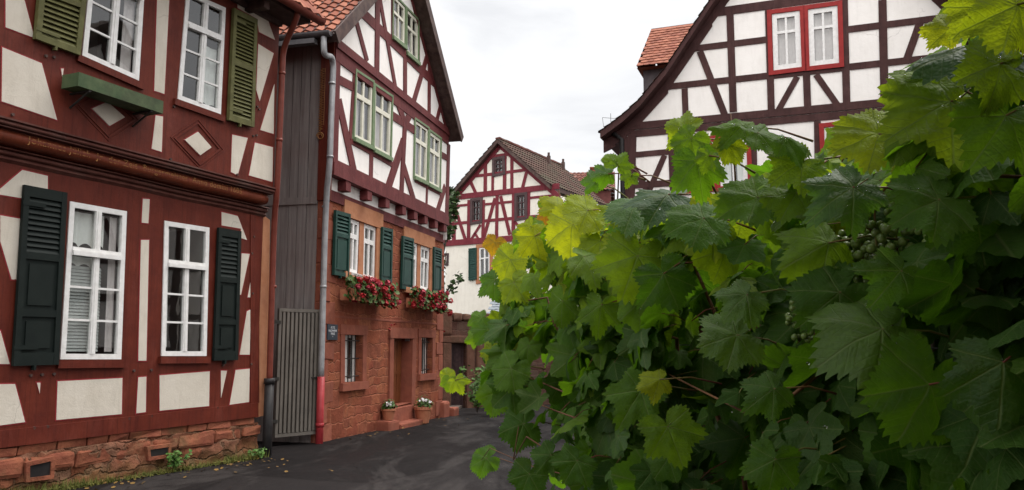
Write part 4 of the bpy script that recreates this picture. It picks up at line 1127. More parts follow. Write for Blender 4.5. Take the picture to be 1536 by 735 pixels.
# side dormer with a hipped tiled roof
Y0, Y1 = 1.6, 4.6
def uvd(px, py, y): q = F4.uv(px, py, -y); return q
a = uvd(955, 99, Y0 - .25); b_2 = uvd(977, 44, (Y0 + Y1) / 2); wl = uvd(965, 120, Y0)
ux1 = ua4
DRM = []
bm = bmesh.new(); ve = a[1]; vr_ = b_2[1]; ul = a[0]; ur = b_2[0]
box(bm, wl[0], ux1 - .5, Y0, Y1, prof_v(wl[0]) - .6, ve + .02)
dm = obj('dormer', bm, simple('dormer_slate', (.06, .05, .055), (.10, .085, .09), 5, rough=.8), H4)
bm = bmesh.new(); ym = (Y0 + Y1) / 2
ye0, ye1 = Y0 - .25, Y1 + .25
up1 = Vector((0, ym - ye0, vr_ - ve)); nf = Vector((0, -up1.z, up1.y)).normalized()
Lr = ux1 - .3 - ul
lay = bm.faces.layers.float.new('tile')
tiles(bm, (ul, ye0, ve), (1, 0, 0), up1, nf, Lr, up1.length, .17, .17, seed=51, flat=True)
tiles(bm, (ul, ye1, ve), (1, 0, 0), Vector((0, ym - ye1, vr_ - ve)), Vector((0, up1.z, up1.y)).normalized(), Lr, up1.length, .17, .17, seed=52, flat=True)
# trim the left end to the hip line
hip = ur - ul
for v in bm.verts:
    t = max(0, min(1, (v.co.z - ve) / (vr_ - ve))); lim = ul + hip * t
    if v.co.x < lim: v.co.x = lim
f = bm.faces.new([bm.verts.new(c) for c in ((ul, ye0, ve), (ul, ye1, ve), (ur, ym, vr_ + .01))]); f[bm.faces.layers.float.get('tile')] = .5
f = bm.faces.new([bm.verts.new(c) for c in ((ul, ye0, ve - .05), (ul, ye1, ve - .05), (ux1 - .4, ye1, ve - .05), (ux1 - .4, ye0, ve - .05))]); f[bm.faces.layers.float.get('tile')] = .2
obj('dormer_roof', bm, tile_red, dm)
bm = bmesh.new()
q = F4.uv(923, 190, .2)
tube(bm, [(lv[0][0] + .25, -.3, lv[0][1] + .2), (lv[0][0] + .25, -.3, lv[0][1] + .42)], .006, 5); tube(bm, [(lv[0][0] + .05, -.3, lv[0][1] + .34), (lv[0][0] + .4, -.3, lv[0][1] + .28)], .005, 5)
tube(bm, [(lv[0][0] + .08, -.3, lv[0][1] + .1), (lv[0][0] + .05, -.3, lv[0][1] + .34)], .005, 5)
obj('snow_hook', bm, iron, H4)
bm = bmesh.new(); tube(bm, [(GL - .08, -.05, -.6), (GL - .08, -.05, prof_v(GL) - .5), (GL - .3, -.1, lv[0][1] + .02)], .055, 10); obj('downpipe', bm, pipe_black, H4, smooth=True)

# ------------------------------------------------------------------ HOUSE 3 (far, in the middle)
F3 = Face(at(746, 400, 40), 120); F3.O.z = 0
H3 = thing('crimson_timbered_house', 'distant white house with thin crimson timbers and an old brown gable roof', 'house', F3)
h3 = lambda *pts: [F3.uv(x, y, 0) for x, y in pts]
ap3 = F3.uv(746, 208, .3); le3 = F3.uv(673, 293, .3); ua3 = ap3[0]
sl3 = (ap3[1] - le3[1]) / (ap3[0] - le3[0]); re3 = (2 * ua3 - le3[0], le3[1])
G3L = F3.uv(668, 400)[0]; G3L = min(G3L, le3[0] + .35); G3R = 2 * ua3 - G3L; D3 = 6.6
vw = lambda u: ap3[1] - abs(u - ua3) * sl3 - .2
win3 = [quad(h3, (709.5, 302), (721, 300.5), (720.5, 331), (709, 333)), quad(h3, (776, 294), (788, 292.5), (788, 325), (776, 327)), quad(h3, (742.5, 240.5), (754.5, 238), (755, 258.5), (742.5, 261)),
        quad(h3, (665, 382.5), (671.5, 382), (671, 396), (664.5, 396.5)), quad(h3, (719, 372), (735, 370), (735, 417), (719, 420))]
bm = bmesh.new(); vl3 = F3.uv(743, 362)[1]
wallsheet(bm, [(G3L, -2), (G3R, -2), (G3R, vw(G3R)), (ua3, vw(ua3)), (G3L, vw(G3L))], win3, 0)
for u in (G3L, G3R): bm.faces.new([bm.verts.new(c) for c in ((u, 0, -2), (u, D3, -2), (u, D3, vw(u)), (u, 0, vw(u)))])
bm.faces.new([bm.verts.new(c) for c in ((G3L, D3, -2), (G3R, D3, -2), (G3R, D3, vw(G3R)), (ua3, D3, vw(ua3)), (G3L, D3, vw(G3L)))])
obj('plaster_wall', bm, cream3, H3)
bm = bmesh.new()
def T3(x0, y0, x1, y1, wd, p=.03): prism(bm, strip(F3.uv(x0, y0), F3.uv(x1, y1), wd), -.05, p)
def H3b(v, h, p=.04, u0=None, u1=None): prism(bm, [(G3L if u0 is None else u0, v - h / 2), (G3R if u1 is None else u1, v - h / 2), (G3R if u1 is None else u1, v + h / 2), (G3L if u0 is None else u0, v + h / 2)], -.05, p)
v3_ = lambda *pts: sum(F3.uv(x, y)[1] for x, y in pts) / len(pts)
H3b(v3_((681, 297), (813, 281)), .28, .05); H3b(v3_((665, 366), (743, 359)), .30, .06)
vv = v3_((707, 265), (787, 255)); hw = (ap3[1] - .3 - vv) / sl3; H3b(vv, .15, .03, ua3 - hw, ua3 + hw)
vv = v3_((734, 236), (766, 230)); hw = (ap3[1] - .3 - vv) / sl3; H3b(vv, .15, .03, ua3 - hw, ua3 + hw)
vv = v3_((683, 309), (704, 307)); H3b(vv, .12, .03, G3L, win3[0][0][0] - .2); H3b(v3_((726, 308), (770, 301)) , .12, .031, win3[0][1][0] + .2, win3[1][0][0] - .2); H3b(v3_((794, 297), (812, 295)), .12, .03, win3[1][1][0] + .2, G3R)
H3b(v3_((668, 337), (792, 325)), .15, .032)
for t in ((682, 297, 681, 362, .22), (704, 300, 703, 362, .2), (725.5, 300, 724.5, 362, .18), (746, 292, 745, 360, .18), (771, 285, 770, 355, .2), (793, 285, 792, 350, .2), (728.5, 236, 728, 290, .2), (739.5, 262, 739, 288, .15), (757.5, 233, 757, 286, .2), (768, 232, 768, 284, .17), (740, 236, 740, 262, .12), (672, 305, 671, 362, .14),
          (705, 270, 714, 290, .17), (790, 258, 784, 282, .17), (683, 312, 699, 362, .18), (743, 297, 725, 360, .18), (751, 294, 765, 352, .18), (707, 359, 721, 337, .14), (712, 349, 719, 360, .12), (772, 332, 782, 345, .14), (790, 331, 778, 352, .14)):
    T3(*t, .034)
for s in (-1, 1):
    u = G3L if s < 0 else G3R; prism(bm, strip((u, vw(u) - .1), (ua3, vw(ua3) - .1), .26), -.05, .045)
obj('timber_frame', bm, crimson, H3)
bm = bmesh.new()
for e in (le3, re3): prism(bm, [e, ap3, (ap3[0], ap3[1] - .22), (e[0], e[1] - .22)], -(D3 + .3), .3)
obj('roof_structure', bm, darkwood, H3)
bm = bmesh.new()
for e, s in ((le3, 1), (re3, -1)):
    d = Vector((ap3[0] - e[0], 0, ap3[1] - e[1])); n = Vector((-d.z, 0, d.x)) * s; n.normalize()
    tiles(bm, (e[0], D3 + .3, e[1]) if s > 0 else (e[0], -.33, e[1]), (0, -s, 0), d, n, D3 + .63, d.length, .26, .36, .03, .05, seed=60 + s)
r3 = obj('roof', bm, tile_dark, H3)
bm = bmesh.new()
for i in range(42):   # ridge tiles
    y = -.3 + i * (D3 + .3) / 42; block(bm, ua3 - .13, ua3 + .13, ap3[1] - .02 + .0, ap3[1] + .10, -(y + .33), -y, .03)
obj('ridge_tiles', bm, tile_brown, r3)
bm = bmesh.new()
for y in (4.4, 6.2):
    vs = box(bm, ua3 + .5 - .08, ua3 + .5 + .08, y - .08, y + .08, ap3[1] - 1, ap3[1] + .02); tube(bm, [(ua3 + .5, y, ap3[1] + .02), (ua3 + .5, y, ap3[1] + .2)], .07, 8)
split_obj('vent_pipe', bm, darkwood, H3)
for i, q in enumerate(win3):
    if i < 3: window(F3, H3, q, 0, winbrown, .06, vb=((.5, .05, .01),), hb=((.68, .05, .01), (.36, .04, .008)), proud=.02, inset=.05, casing=(winbrown, .14, .06), cur=None)
    elif i == 3: window(F3, H3, q, 0, winbrown, .05, vb=((.5, .04, .01),), proud=.02, inset=.05, casing=(winbrown, .08, .05))
    else: window(F3, H3, q, 0, winwhite, .08, vb=((.5, .08, .01),), hb=((.66, .07, .01),), proud=.02, inset=.05, casing=(sand, .18, .05))
shutter(F3, H3, quad(h3, (704, 373), (716, 371.5), (716, 419), (704, 421)), .05, shteal, louv=((.52, .95), (.05, .48)), slat=.08)
# rear brown house with tiled roof
FB = Face(at(800, 400, 50), 97); FB.O.z = 0
HB = thing('brown_brick_house', 'dull red-brown house with a low tiled roof, right of the crimson timbered house', 'house', FB)
hb_ = lambda x, y: FB.uv(x, y, 0)
u0, v0 = hb_(845, 287); u1, v1 = hb_(916, 283); vt = FB.uv(880, 268, -2.2)[1]
bm = bmesh.new(); box(bm, u0, u1, 0, 6, -2, v0); obj('wall', bm, simple('brown_render', (.10, .035, .032), (.15, .055, .05), 4, rough=.9, bump=.3), HB)
bm = bmesh.new(); d = Vector((0, 3.3, vt - v0 + .6)); n = Vector((0, -d.z, d.y)).normalized()
tiles(bm, (u0 - .3, -.3, v0), (1, 0, 0), d, n, u1 - u0 + .6, d.length, .28, .36, .03, .05, seed=71); d2 = Vector((0, -3.3, d.z))
tiles(bm, (u0 - .3, 6.3, v0), (1, 0, 0), d2, Vector((0, d.z, d.y)).normalized(), u1 - u0 + .6, d.length, .28, .36, .03, .05, seed=72)
rb = obj('roof', bm, tile_brown, HB)
bm = bmesh.new()
for u in (u0, u1): bm.faces.new([bm.verts.new(c) for c in ((u, 0, v0), (u, 6, v0), (u, 3, vt + .55))])
obj('gable', bm, simple('brown_render_gable', (.10, .035, .032), (.15, .055, .05), 4, rough=.9, bump=.3), HB)
bm = bmesh.new(); cu_ = FB.uv(898, 270, -3)[0]; block(bm, cu_ - .5, cu_ + .5, vt - .6, vt + .72, -3.6, -2.6, .04); block(bm, cu_ - .58, cu_ + .58, vt + .73, vt + .85, -3.68, -2.52, .03)
obj('chimney', bm, redstone, rb)

# ------------------------------------------------------------------ garden wall, pillar, shed, tree
PW = at(664, 600, 22.5); FW = Face((PW.x, PW.y, 0), 62)
zt = F2.W(0, 0).z
GWl = thing('garden_wall', 'low rubble garden wall with rounded tile coping beyond the sandstone house', 'wall', FW)
wv = FW.uv(690, 482, 0)[1]; wu = FW.uv(740, 500, 0)[0] + 2.5
bm = bmesh.new(); gapL, gapR = FW.uv(677, 540)[0], FW.uv(699, 540)[0]; vtop = FW.uv(690, 515)[1]
wallsheet(bm, [(-.6, -1.5), (wu, -1.5), (wu, wv), (-.6, wv)], [[(gapL, -1.0), (gapR, -1.0), (gapR, vtop), (gapL, vtop)]], 0, depth=.3)
box(bm, -.6, wu, .45, .46, -1.5, wv); obj('wall', bm, greystone, GWl)
bm = bmesh.new()
for i in range(16):
    u = -.6 + (wu + .6) * i / 16; tube(bm, [(u, .5, wv + .03), (u + (wu + .6) / 16 - .02, .5, wv + .03)], .0, 4) if False else None
    block(bm, u + .01, u + (wu + .6) / 16 - .01, wv + .002, wv + .20 + .05 * math.sin(i * 2.3), -.5, .08, .06)
obj('coping', bm, tile_dark and simple('mossy_coping', (.11, .06, .045), (.17, .09, .06), 6, rough=.9, bump=.5, dirt=(.08, .085, .04)), GWl)
bm = bmesh.new(); box(bm, gapL + .01, gapR - .01, .2, .24, -1.0, vtop - .01); n = 7
for i in range(n): u = gapL + (gapR - gapL) * (i + .5) / n; box(bm, u - .05, u + .05, .17, .199, -1.0, vtop - .03)
obj('gate_door', bm, winbrown, GWl)
bm = bmesh.new()
block(bm, gapL - .28, gapL - .02, -1.0, vtop + .0, -.2, .06, .03); block(bm, gapR + .02, gapR + .25, -1.0, vtop, -.2, .06, .03); block(bm, gapL - .3, gapR + .3, vtop + .01, vtop + .22, -.2, .07, .04); block(bm, gapL - .36, gapL - .02, vtop + .23, wv + .34, -.3, .1, .05); block(bm, gapR + .3, gapR + .75, -1.0, wv + .05, -.3, .12, .06)
obj('gate_surround', bm, simple('old_brown_stone', (.13, .065, .045), (.19, .10, .07), 5, rough=.95, bump=.7, bdist=.03, dirt=(.07, .06, .035), dirt_amt=.8), GWl)
sc_ = at(752, 470, 31); FS = Face((sc_.x, sc_.y, 0), 98)
SH = thing('slate_shed', 'small white shed with a grey slate roof half hidden behind the vine', 'shed', FS)
a0 = FS.uv(735, 470); a1 = FS.uv(800, 470); tp = FS.uv(752, 443, -1.2)[1]; ev_ = a0[1] - .05
bm = bmesh.new(); box(bm, a0[0] + .1, a1[0], 0, 3, -2, ev_); obj('wall', bm, cream3, SH)
bm = bmesh.new(); d = Vector((0, 1.6, tp - ev_ + .15)); n = Vector((0, -d.z, d.y)).normalized()
tiles(bm, (a0[0] - .1, -.2, ev_), (1, 0, 0), d, n, a1[0] - a0[0] + .2, d.length, .2, .2, seed=81, flat=True)
vs = box(bm, a0[0] - .08, a1[0] + .08, 1.38, 3.1, ev_ - .03, ev_ + .02)
bm.faces.new([bm.verts.new(c) for c in ((a0[0] - .1, 1.4, ev_ + d.z), (a1[0] + .1, 1.4, ev_ + d.z), (a1[0] + .1, 3.2, ev_), (a0[0] - .1, 3.2, ev_))])
obj('roof', bm, slate, SH)

tleaf = simple('tree_leaves', (.018, .04, .012), (.05, .085, .022), 3, rough=.6, bump=0); bark = wood('grey_bark', (.06, .048, .04), (.10, .08, .065), rough=.9)
def tree(name, label, base, h, r, seed, n=2600):
    random.seed(seed); T = thing(name, label, 'tree', loc=base); b0 = Vector(base)
    bm = bmesh.new(); tips = []
    tube(bm, [b0 + Vector((0, 0, -.3)), b0 + Vector((.05, 0, h * .35)), b0 + Vector((-.05, .1, h * .75))], [.22, .16, .06], 8)
    for i in range(16):
        z = h * random.uniform(.35, .75); a = random.uniform(0, 6.28); e = b0 + Vector((math.cos(a) * r * random.uniform(.5, 1), math.sin(a) * r * random.uniform(.5, 1), z + h * random.uniform(.05, .25)))
        s = b0 + Vector((0, 0, z)); tube(bm, [s, s.lerp(e, .5) + Vector((0, 0, .15)), e], [.06, .035, .012], 5); tips.append(e); tips.append(s.lerp(e, .6))
    obj('trunk', bm, bark, T)
    bm = bmesh.new()
    for _ in range(n):
        t = random.choice(tips); c = t + Vector((random.gauss(0, .32), random.gauss(0, .32), random.gauss(0, .36))) * r * .45
        leaf_tuft(bm, c, random.uniform(.07, .13), (random.gauss(0, 1), random.gauss(0, 1), 1), 5)
    obj('crown', bm, tleaf, T)
tb = at(664, 520, 36); tree('garden_tree', 'slim dark green tree between the gable house and the crimson house', (tb.x - .1, tb.y, -.4), 9.6, .9, 5, 900)

def shrub(px, py, Y, h, r, n, label, seed):
    random.seed(seed); b0 = at(px, py, Y); b0.z = ground_z(b0.x, b0.y)
    T = thing('shrub', label, 'shrub', loc=b0, group='shrubs at the foot of the garden wall'); bm = bmesh.new(); bs = bmesh.new()
    for _ in range(12):
        e = b0 + Vector((random.gauss(0, r * .5), random.gauss(0, r * .5), h * random.uniform(.5, 1))); tube(bs, [b0, b0.lerp(e, .5) + Vector((0, 0, .06)), e], .008, 4)
        for _ in range(n // 12):
            leaf_tuft(bm, b0.lerp(e, random.uniform(.25, 1.05)) + Vector((random.gauss(0, .07), random.gauss(0, .07), random.gauss(0, .04))), random.uniform(.03, .06), (random.gauss(0, .6), random.gauss(0, .6) - .5, 1), 6)
    obj('leaves', bm, wl_, T); obj('stem', bs, bark, T)
wl_ = simple('shrub_leaf', (.04, .10, .018), (.09, .17, .03), 14, rough=.6, bump=0)
shrub(716, 585, 20.5, 1.25, .55, 420, 'bright green shrub at the foot of the garden wall, right of its dark gate', 91)
shrub(742, 585, 19.6, .95, .5, 330, 'low green shrub nearest the vine at the foot of the garden wall', 92)
# ------------------------------------------------------------------ ground
def mk_asphalt():
    k = NT('wet_asphalt'); o = k.coord()
    f = k.noise(o, .55, 7, .65); f2 = k.noise(o, 90, 3, .8); f3 = k.noise(k.coord((1, .35, 1)), .8, 6, .7, .4)
    col = k.mix(k.ramp(f, [(.35, 0), (.7, 1)]), (.005, .0042, .0043), (.011, .0092, .0094))
    col = k.mix(k.ramp(f3, [(.55, 0), (.60, .55)]), col, (.008, .007, .0075))
    pt = k.n('TexVoronoi', feature='F1'); pt.inputs['Scale'].default_value = .45; k.l(k.coord((1, .6, 1)), pt.inputs['Vector']); ps = k.n('SeparateColor'); k.l(pt.outputs['Color'], ps.inputs[0])
    col = k.mix(k.ramp(ps.outputs[0], [(.70, 0), (.72, .45)]), col, (.022, .019, .019))
    pe = k.n('TexVoronoi', feature='DISTANCE_TO_EDGE'); pe.inputs['Scale'].default_value = .45; k.l(k.coord((1, .6, 1)), pe.inputs['Vector'])
    wq_ = k.noise(k.coord((.9, .28, 1)), 1.3, 7, .7, .8)
    col = k.mix(k.ramp(wq_, [(.50, 0), (.60, .8)]), col, (.034, .030, .029)); col = k.mix(k.math('MULTIPLY', k.ramp(pe.outputs['Distance'], [(.004, 1), (.016, 0)]), .5), col, (.006, .005, .005))
    col = k.mix(k.ramp(f2, [(.4, 0), (.75, .5)]), col, (.026, .022, .022))
    k.base(col, k.ramp(f3, [(.42, .9), (.62, .55)]), .07)
    k.bump(k.math('ADD', f2, k.math('MULTIPLY', f, 2.0)), .35, .012); return k.m
asph = mk_asphalt()
bm = bmesh.new()
xs = [-400, -120, -40, -20] + list(np.arange(-12, 16.1, 1.0)) + [25, 45, 120, 400]; ys = [-300, -60, -15] + list(np.arange(-6, 30.1, 1.0)) + [36, 45, 70, 140, 500]
g = [[bm.verts.new((x, y, ground_z(x, y) - .02 * max(0, 1.5 - abs(x + 2.4 - y * .05)) * (1 if 4 < y < 26 else 0))) for y in ys] for x in xs]
for i in range(len(xs) - 1):
    for j in range(len(ys) - 1): bm.faces.new((g[i][j], g[i + 1][j], g[i + 1][j + 1], g[i][j + 1]))
gr = obj('road', bm, asph, None, smooth=True, kind='structure')
# paler paved strip in front of the garden wall
bm = bmesh.new()
pv = [at(x, y, 10) for x, y in ()]
def gp(px, py):
    d = ray(px, py); t = 0
    P = EYE.copy()
    for _ in range(4000):
        P = P + d * .02
        if P.z <= ground_z(P.x, P.y): break
    return P
pts = [gp(664, 625), gp(700, 607), gp(740, 596), gp(800, 590), gp(800, 578), gp(740, 577), gp(700, 585), gp(668, 596)]
vs = [bm.verts.new((p.x, p.y, ground_z(p.x, p.y) + .05)) for p in pts]; f = bm.faces.new(vs if True else vs)
ret = bmesh.ops.extrude_face_region(bm, geom=[f]); bmesh.ops.translate(bm, verts=[v for v in ret['geom'] if isinstance(v, bmesh.types.BMVert)], vec=(0, 0, -.2))
bmesh.ops.recalc_face_normals(bm, faces=bm.faces)
obj('pavement', bm, simple('pale_paving', (.13, .105, .09), (.18, .15, .13), 3, rough=.85, bump=.4, dirt=(.09, .07, .06)), None, kind='structure')
# moss, grass and weeds along the plinth
bm = bmesh.new(); random.seed(77)
mossm = simple('mossy_grass', (.07, .085, .018), (.16, .15, .035), 6, rough=.8, bump=0)
for _ in range(3600):
    u = random.uniform(UL1, UR1 + .1); dens = .5 + .5 * pnoise(Vector((u * 1.1, 0, 3))) + (.35 if u < F1.uv(120, 700)[0] else 0) + (.25 if u > F1.uv(330, 690)[0] else 0)
    if random.random() > dens * .8: continue
    w = .07 + abs(random.gauss(0, .05)); P = F1.W(u, 0, w); z = ground_z(P.x, P.y)
    h = random.uniform(.02, .085) * (.6 + dens); tipv = P + Vector((random.gauss(0, .03), random.gauss(0, .03), z + h)); a = random.uniform(0, 6.28); o_ = Vector((math.cos(a), math.sin(a), 0)) * .008
    bm.faces.new([bm.verts.new(P + o_ + Vector((0, 0, z - .01))), bm.verts.new(P - o_ + Vector((0, 0, z - .01))), bm.verts.new(tipv)])
for _ in range(900):
    u = random.uniform(UL1, UR1); 
    if pnoise(Vector((u * 1.4, 2, 8))) < -.05: continue
    w = .08 + abs(random.gauss(0, .06)); P = F1.W(u, 0, w); leaf_tuft(bm, (P.x, P.y, ground_z(P.x, P.y) + random.uniform(.0, .04)), random.uniform(.008, .02), (0, 0, 1), 5)
obj('grass', bm, mossm, None, kind='stuff')
wl_ = simple('weed_leaf', (.04, .10, .018), (.09, .17, .03), 14, rough=.6, bump=0)
def weed(px, py, h, n, label, seed):
    random.seed(seed); u = F1.uv(px, py, .13)[0]; P = F1.W(u, 0, .14); P.z = ground_z(P.x, P.y)
    T = thing('weed', label, 'weed', loc=P); bm = bmesh.new(); bs = bmesh.new()
    for _ in range(9):
        e = P + Vector((random.gauss(0, .10), random.gauss(0, .10), h * random.uniform(.5, 1))); tube(bs, [P, P.lerp(e, .5) + Vector((0, 0, .03)), e], .004, 4)
        for _ in range(n // 9):
            c = P.lerp(e, random.uniform(.3, 1.05)) + Vector((random.gauss(0, .02), random.gauss(0, .02), 0)); leaf_tuft(bm, c, random.uniform(.014, .028), (random.gauss(0, .6) + .4, random.gauss(0, .6) - .4, 1), 5)
    obj('leaves', bm, wl_, T); obj('stem', bs, wl_, T)
weed(262, 690, .26, 150, 'leafy green weed at the middle of the near house plinth, right of the cellar vent', 1)
weed(386, 674, .17, 80, 'small weed sprig hugging the black pipe foot', 4)

# fallen leaves and grit along the gutter
bm = bmesh.new(); random.seed(19); littm = simple('dead_leaf', (.10, .055, .02), (.20, .12, .03), 6, rough=.8, bump=0)
for _ in range(150):
    F_, u_ = (F1, random.uniform(UL1, UR1)) if random.random() < .6 else (F2, random.uniform(.3, UR2)); P = F_.W(u_, 0, .14 + abs(random.gauss(0, .35 if random.random() < .8 else 1.4)))
    leaf_tuft(bm, (P.x, P.y, ground_z(P.x, P.y) + .012), random.uniform(.012, .03), (random.gauss(0, .25), random.gauss(0, .25), 1), 5)
obj('litter', bm, littm, None, kind='stuff')
# ------------------------------------------------------------------ house across the lane, out of frame at the right; seen only in the window reflections
F5 = Face((9.2, 15.0, 0), 200)
H5 = thing('lane_house', 'half-timbered house across the lane, right of the brown timbered house', 'house', F5)
bm = bmesh.new(); L5, V5 = 6.2, 7.2
bm.faces.new([bm.verts.new(c) for c in ((0, 0, -1), (L5, 0, -1), (L5, 0, V5), (L5 / 2, 0, V5 + 2.6), (0, 0, V5))]); bm.faces.new([bm.verts.new(c) for c in ((0, 5, -1), (L5, 5, -1), (L5, 5, V5), (L5 / 2, 5, V5 + 2.6), (0, 5, V5))])
for u in (0, L5): bm.faces.new([bm.verts.new(c) for c in ((u, 0, -1), (u, 5, -1), (u, 5, V5), (u, 0, V5))])
obj('plaster_wall', bm, white2, H5)
bm = bmesh.new()
for v in (1.2, 2.6, 3.6, 4.9, 6.0, 7.1): prism(bm, [(0, v), (L5, v), (L5, v + .2), (0, v + .2)], -.02, .03)
for i in range(8): u = i * (L5 - .2) / 7; prism(bm, [(u, -1), (u + .2, -1), (u + .2, V5), (u, V5)], -.02, .025)
for s in (0, L5): prism(bm, strip((s, V5 - .1), (L5 / 2, V5 + 2.4), .3), -.02, .028)
for u in (.6, 1.5, 3.4, 4.4):
    for v in (2.7, 5.0): prism(bm, strip((u, v), (u + 1, v + 2.1), .18), -.02, .02)
prism(bm, strip((L5 / 2, V5), (L5 / 2, V5 + 2.4), .2), -.02, .022)
obj('timber_frame', bm, brown, H5)
bm = bmesh.new()
for s in (-1, 1):
    e = (L5 / 2 + s * (L5 / 2 + .4), V5 - .35); prism(bm, [e, (L5 / 2, V5 + 2.8), (L5 / 2, V5 + 2.6), (e[0], e[1] - .2)], -5.3, .4)
obj('roof', bm, tile_dark, H5)
# ------------------------------------------------------------------ GRAPEVINE
HA = Vector((.62, 1.0, 0)); HF = Vector((-.287, .958, 0)).normalized(); HN = Vector((HF.y, -HF.x, 0))   # HN points into the hedge
def hedge_hit(px, py, d=0.0):
    r = ray(px, py); P0 = HA + HN * d
    t = (P0 - EYE).dot(HN) / r.dot(HN); return EYE + r * t
MASS = np.array([(775, 790), (800, 735), (842, 690), (838, 640), (800, 612), (768, 605), (742, 556), (730, 505), (748, 468), (738, 430), (745, 395), (764, 365), (792, 335), (828, 308), (858, 325), (880, 352), (910, 335), (935, 315), (970, 315), (1005, 318), (1060, 318), (1098, 312),
                 (1128, 280), (1168, 255), (1215, 250), (1255, 235), (1302, 212), (1342, 182), (1372, 138), (1408, 95), (1450, 30), (1485, -60), (1520, -160), (2600, -400), (6000, -3000), (6000, 5000), (700, 5000)], float)
def inpoly(x, y, P):
    ins = np.zeros(x.shape, bool); n = len(P); j = n - 1
    for i in range(n):
        xi, yi = P[i]; xj, yj = P[j]
        c = ((yi > y) != (yj > y)) & (x < (xj - xi) * (y - yi) / (yj - yi + 1e-9) + xi); ins ^= c; j = i
    return ins
def project(P):
    r = P - np.array(EYE); dep = r[:, 1] * cp + r[:, 2] * sp; v = -r[:, 1] * sp + r[:, 2] * cp
    return CX + FPX * r[:, 0] / dep, CY - FPX * v / dep, dep

def leaf_shape(N):
    th = np.linspace(-math.pi, math.pi, N, endpoint=False) + math.pi / N
    ctl = [(0, 1.0), (12, .93), (27, .80), (34, .80), (46, .90), (56, .95), (68, .86), (82, .70), (90, .69), (102, .74), (114, .77), (128, .70), (145, .60), (160, .50), (170, .33), (180, .10)]
    a = np.abs(np.degrees(th)); r = np.interp(a, [c[0] for c in ctl], [c[1] for c in ctl])
    return th, r
def build_leaves(recs, N, teeth, rings, name, m, parent):
    """recs: pos(3) normal(3) tip(3) scale young hue curl fold wave phase"""
    th, r = leaf_shape(N); nl = len(recs); nr = len(rings)
    saw = (th / (2 * math.pi) * teeth) % 1.0
    tooth = 1 + .15 * (np.abs(saw - .42) * -2 + 1) * np.where(np.abs(np.degrees(th)) > 165, .2, 1)
    V = np.zeros((nl, 1 + nr * N, 3)); UV = np.zeros((1 + nr * N, 2)); 
    for k, f in enumerate(rings):
        rr = r * f * (tooth if k == nr - 1 else (1 + (tooth - 1) * .25 if k == nr - 2 else 1))
        UV[1 + k * N:1 + (k + 1) * N, 0] = np.sin(th) * rr; UV[1 + k * N:1 + (k + 1) * N, 1] = np.cos(th) * rr
    LR = np.concatenate([[1.0], np.tile(np.maximum(r, .3), nr)])
    X, Y = UV[:, 0], UV[:, 1]; RR = np.hypot(X, Y); AN = np.arctan2(X, Y)
    vein_ang = np.radians([0, 52, -52, 108, -108])
    dv = np.min(np.abs((AN[:, None] - vein_ang[None, :] + math.pi) % (2 * math.pi) - math.pi), axis=1)
    for i, q in enumerate(recs):
        pos, nrm, tip, s, young_lit, hue, curl, fold, wave, ph = q
        yv = tip / np.linalg.norm(tip); nv = nrm - yv * nrm.dot(yv); nv /= np.linalg.norm(nv); xv = np.cross(yv, nv)
        asp = 1 + .12 * math.sin(ph * 3); pw = .55 + 1.5 * (ph * 7.13 % 1.0); lob = LR ** (pw - 1)
        x = X * lob * asp * (1 + .06 * np.sin(2 * AN + ph)); y = Y * lob * (1 + .05 * np.cos(3 * AN + ph * 2))
        z = -curl * RR ** 2 * (.6 + .4 * np.cos(AN)) + fold * np.abs(X) - .06 * np.clip(1 - dv / .3, 0, 1) * np.clip(RR, 0, .6)
        z += wave * RR ** 2 * np.sin(4 * AN + ph) + .5 * wave * RR ** 3 * np.sin(9 * AN + ph * 1.7) + .03 * np.sin(11 * x + ph) * np.sin(9 * y)
        V[i] = pos + s * (x[:, None] * xv + y[:, None] * yv + z[:, None] * nv)
    nv_ = 1 + nr * N; faces = []; 
    idx = np.arange(N); nx = (idx + 1) % N
    tri = np.stack([np.zeros(N, int), 1 + nx, 1 + idx], 1)
    quads = np.concatenate([np.stack([1 + k * N + idx, 1 + k * N + nx, 1 + (k + 1) * N + nx, 1 + (k + 1) * N + idx], 1) for k in range(nr - 1)]) if nr > 1 else np.zeros((0, 4), int)
    off = OFF[_root(parent).name]
    verts = (V - np.array(off)).reshape(-1, 3)
    base = (np.arange(nl) * nv_)[:, None, None]
    T = (tri[None] + base).reshape(-1, 3); Q = (quads[None] + base).reshape(-1, 4)
    me = bpy.data.meshes.new(name); me.vertices.add(len(verts)); me.vertices.foreach_set('co', verts.ravel())
    loops = np.concatenate([T.ravel(), Q.ravel()]); me.loops.add(len(loops)); me.loops.foreach_set('vertex_index', loops)
    ls = np.concatenate([np.arange(len(T)) * 3, len(T) * 3 + np.arange(len(Q)) * 4]); me.polygons.add(len(ls)); me.polygons.foreach_set('loop_start', ls)
    me.polygons.foreach_set('use_smooth', np.ones(len(ls), bool))
    me.update(calc_edges=True)
    uvl = me.uv_layers.new(name='leaf'); uvl.data.foreach_set('uv', UV[loops % nv_].ravel())
    a1 = me.attributes.new('young_lit', 'FLOAT', 'POINT'); a1.data.foreach_set('value', np.repeat([q[4] for q in recs], nv_))
    a2 = me.attributes.new('hue', 'FLOAT', 'POINT'); a2.data.foreach_set('value', np.repeat([q[5] for q in recs], nv_))
    me.materials.append(m); me.validate()
    o = bpy.data.objects.new(name, me); C.objects.link(o); o.parent = parent
    return o, V

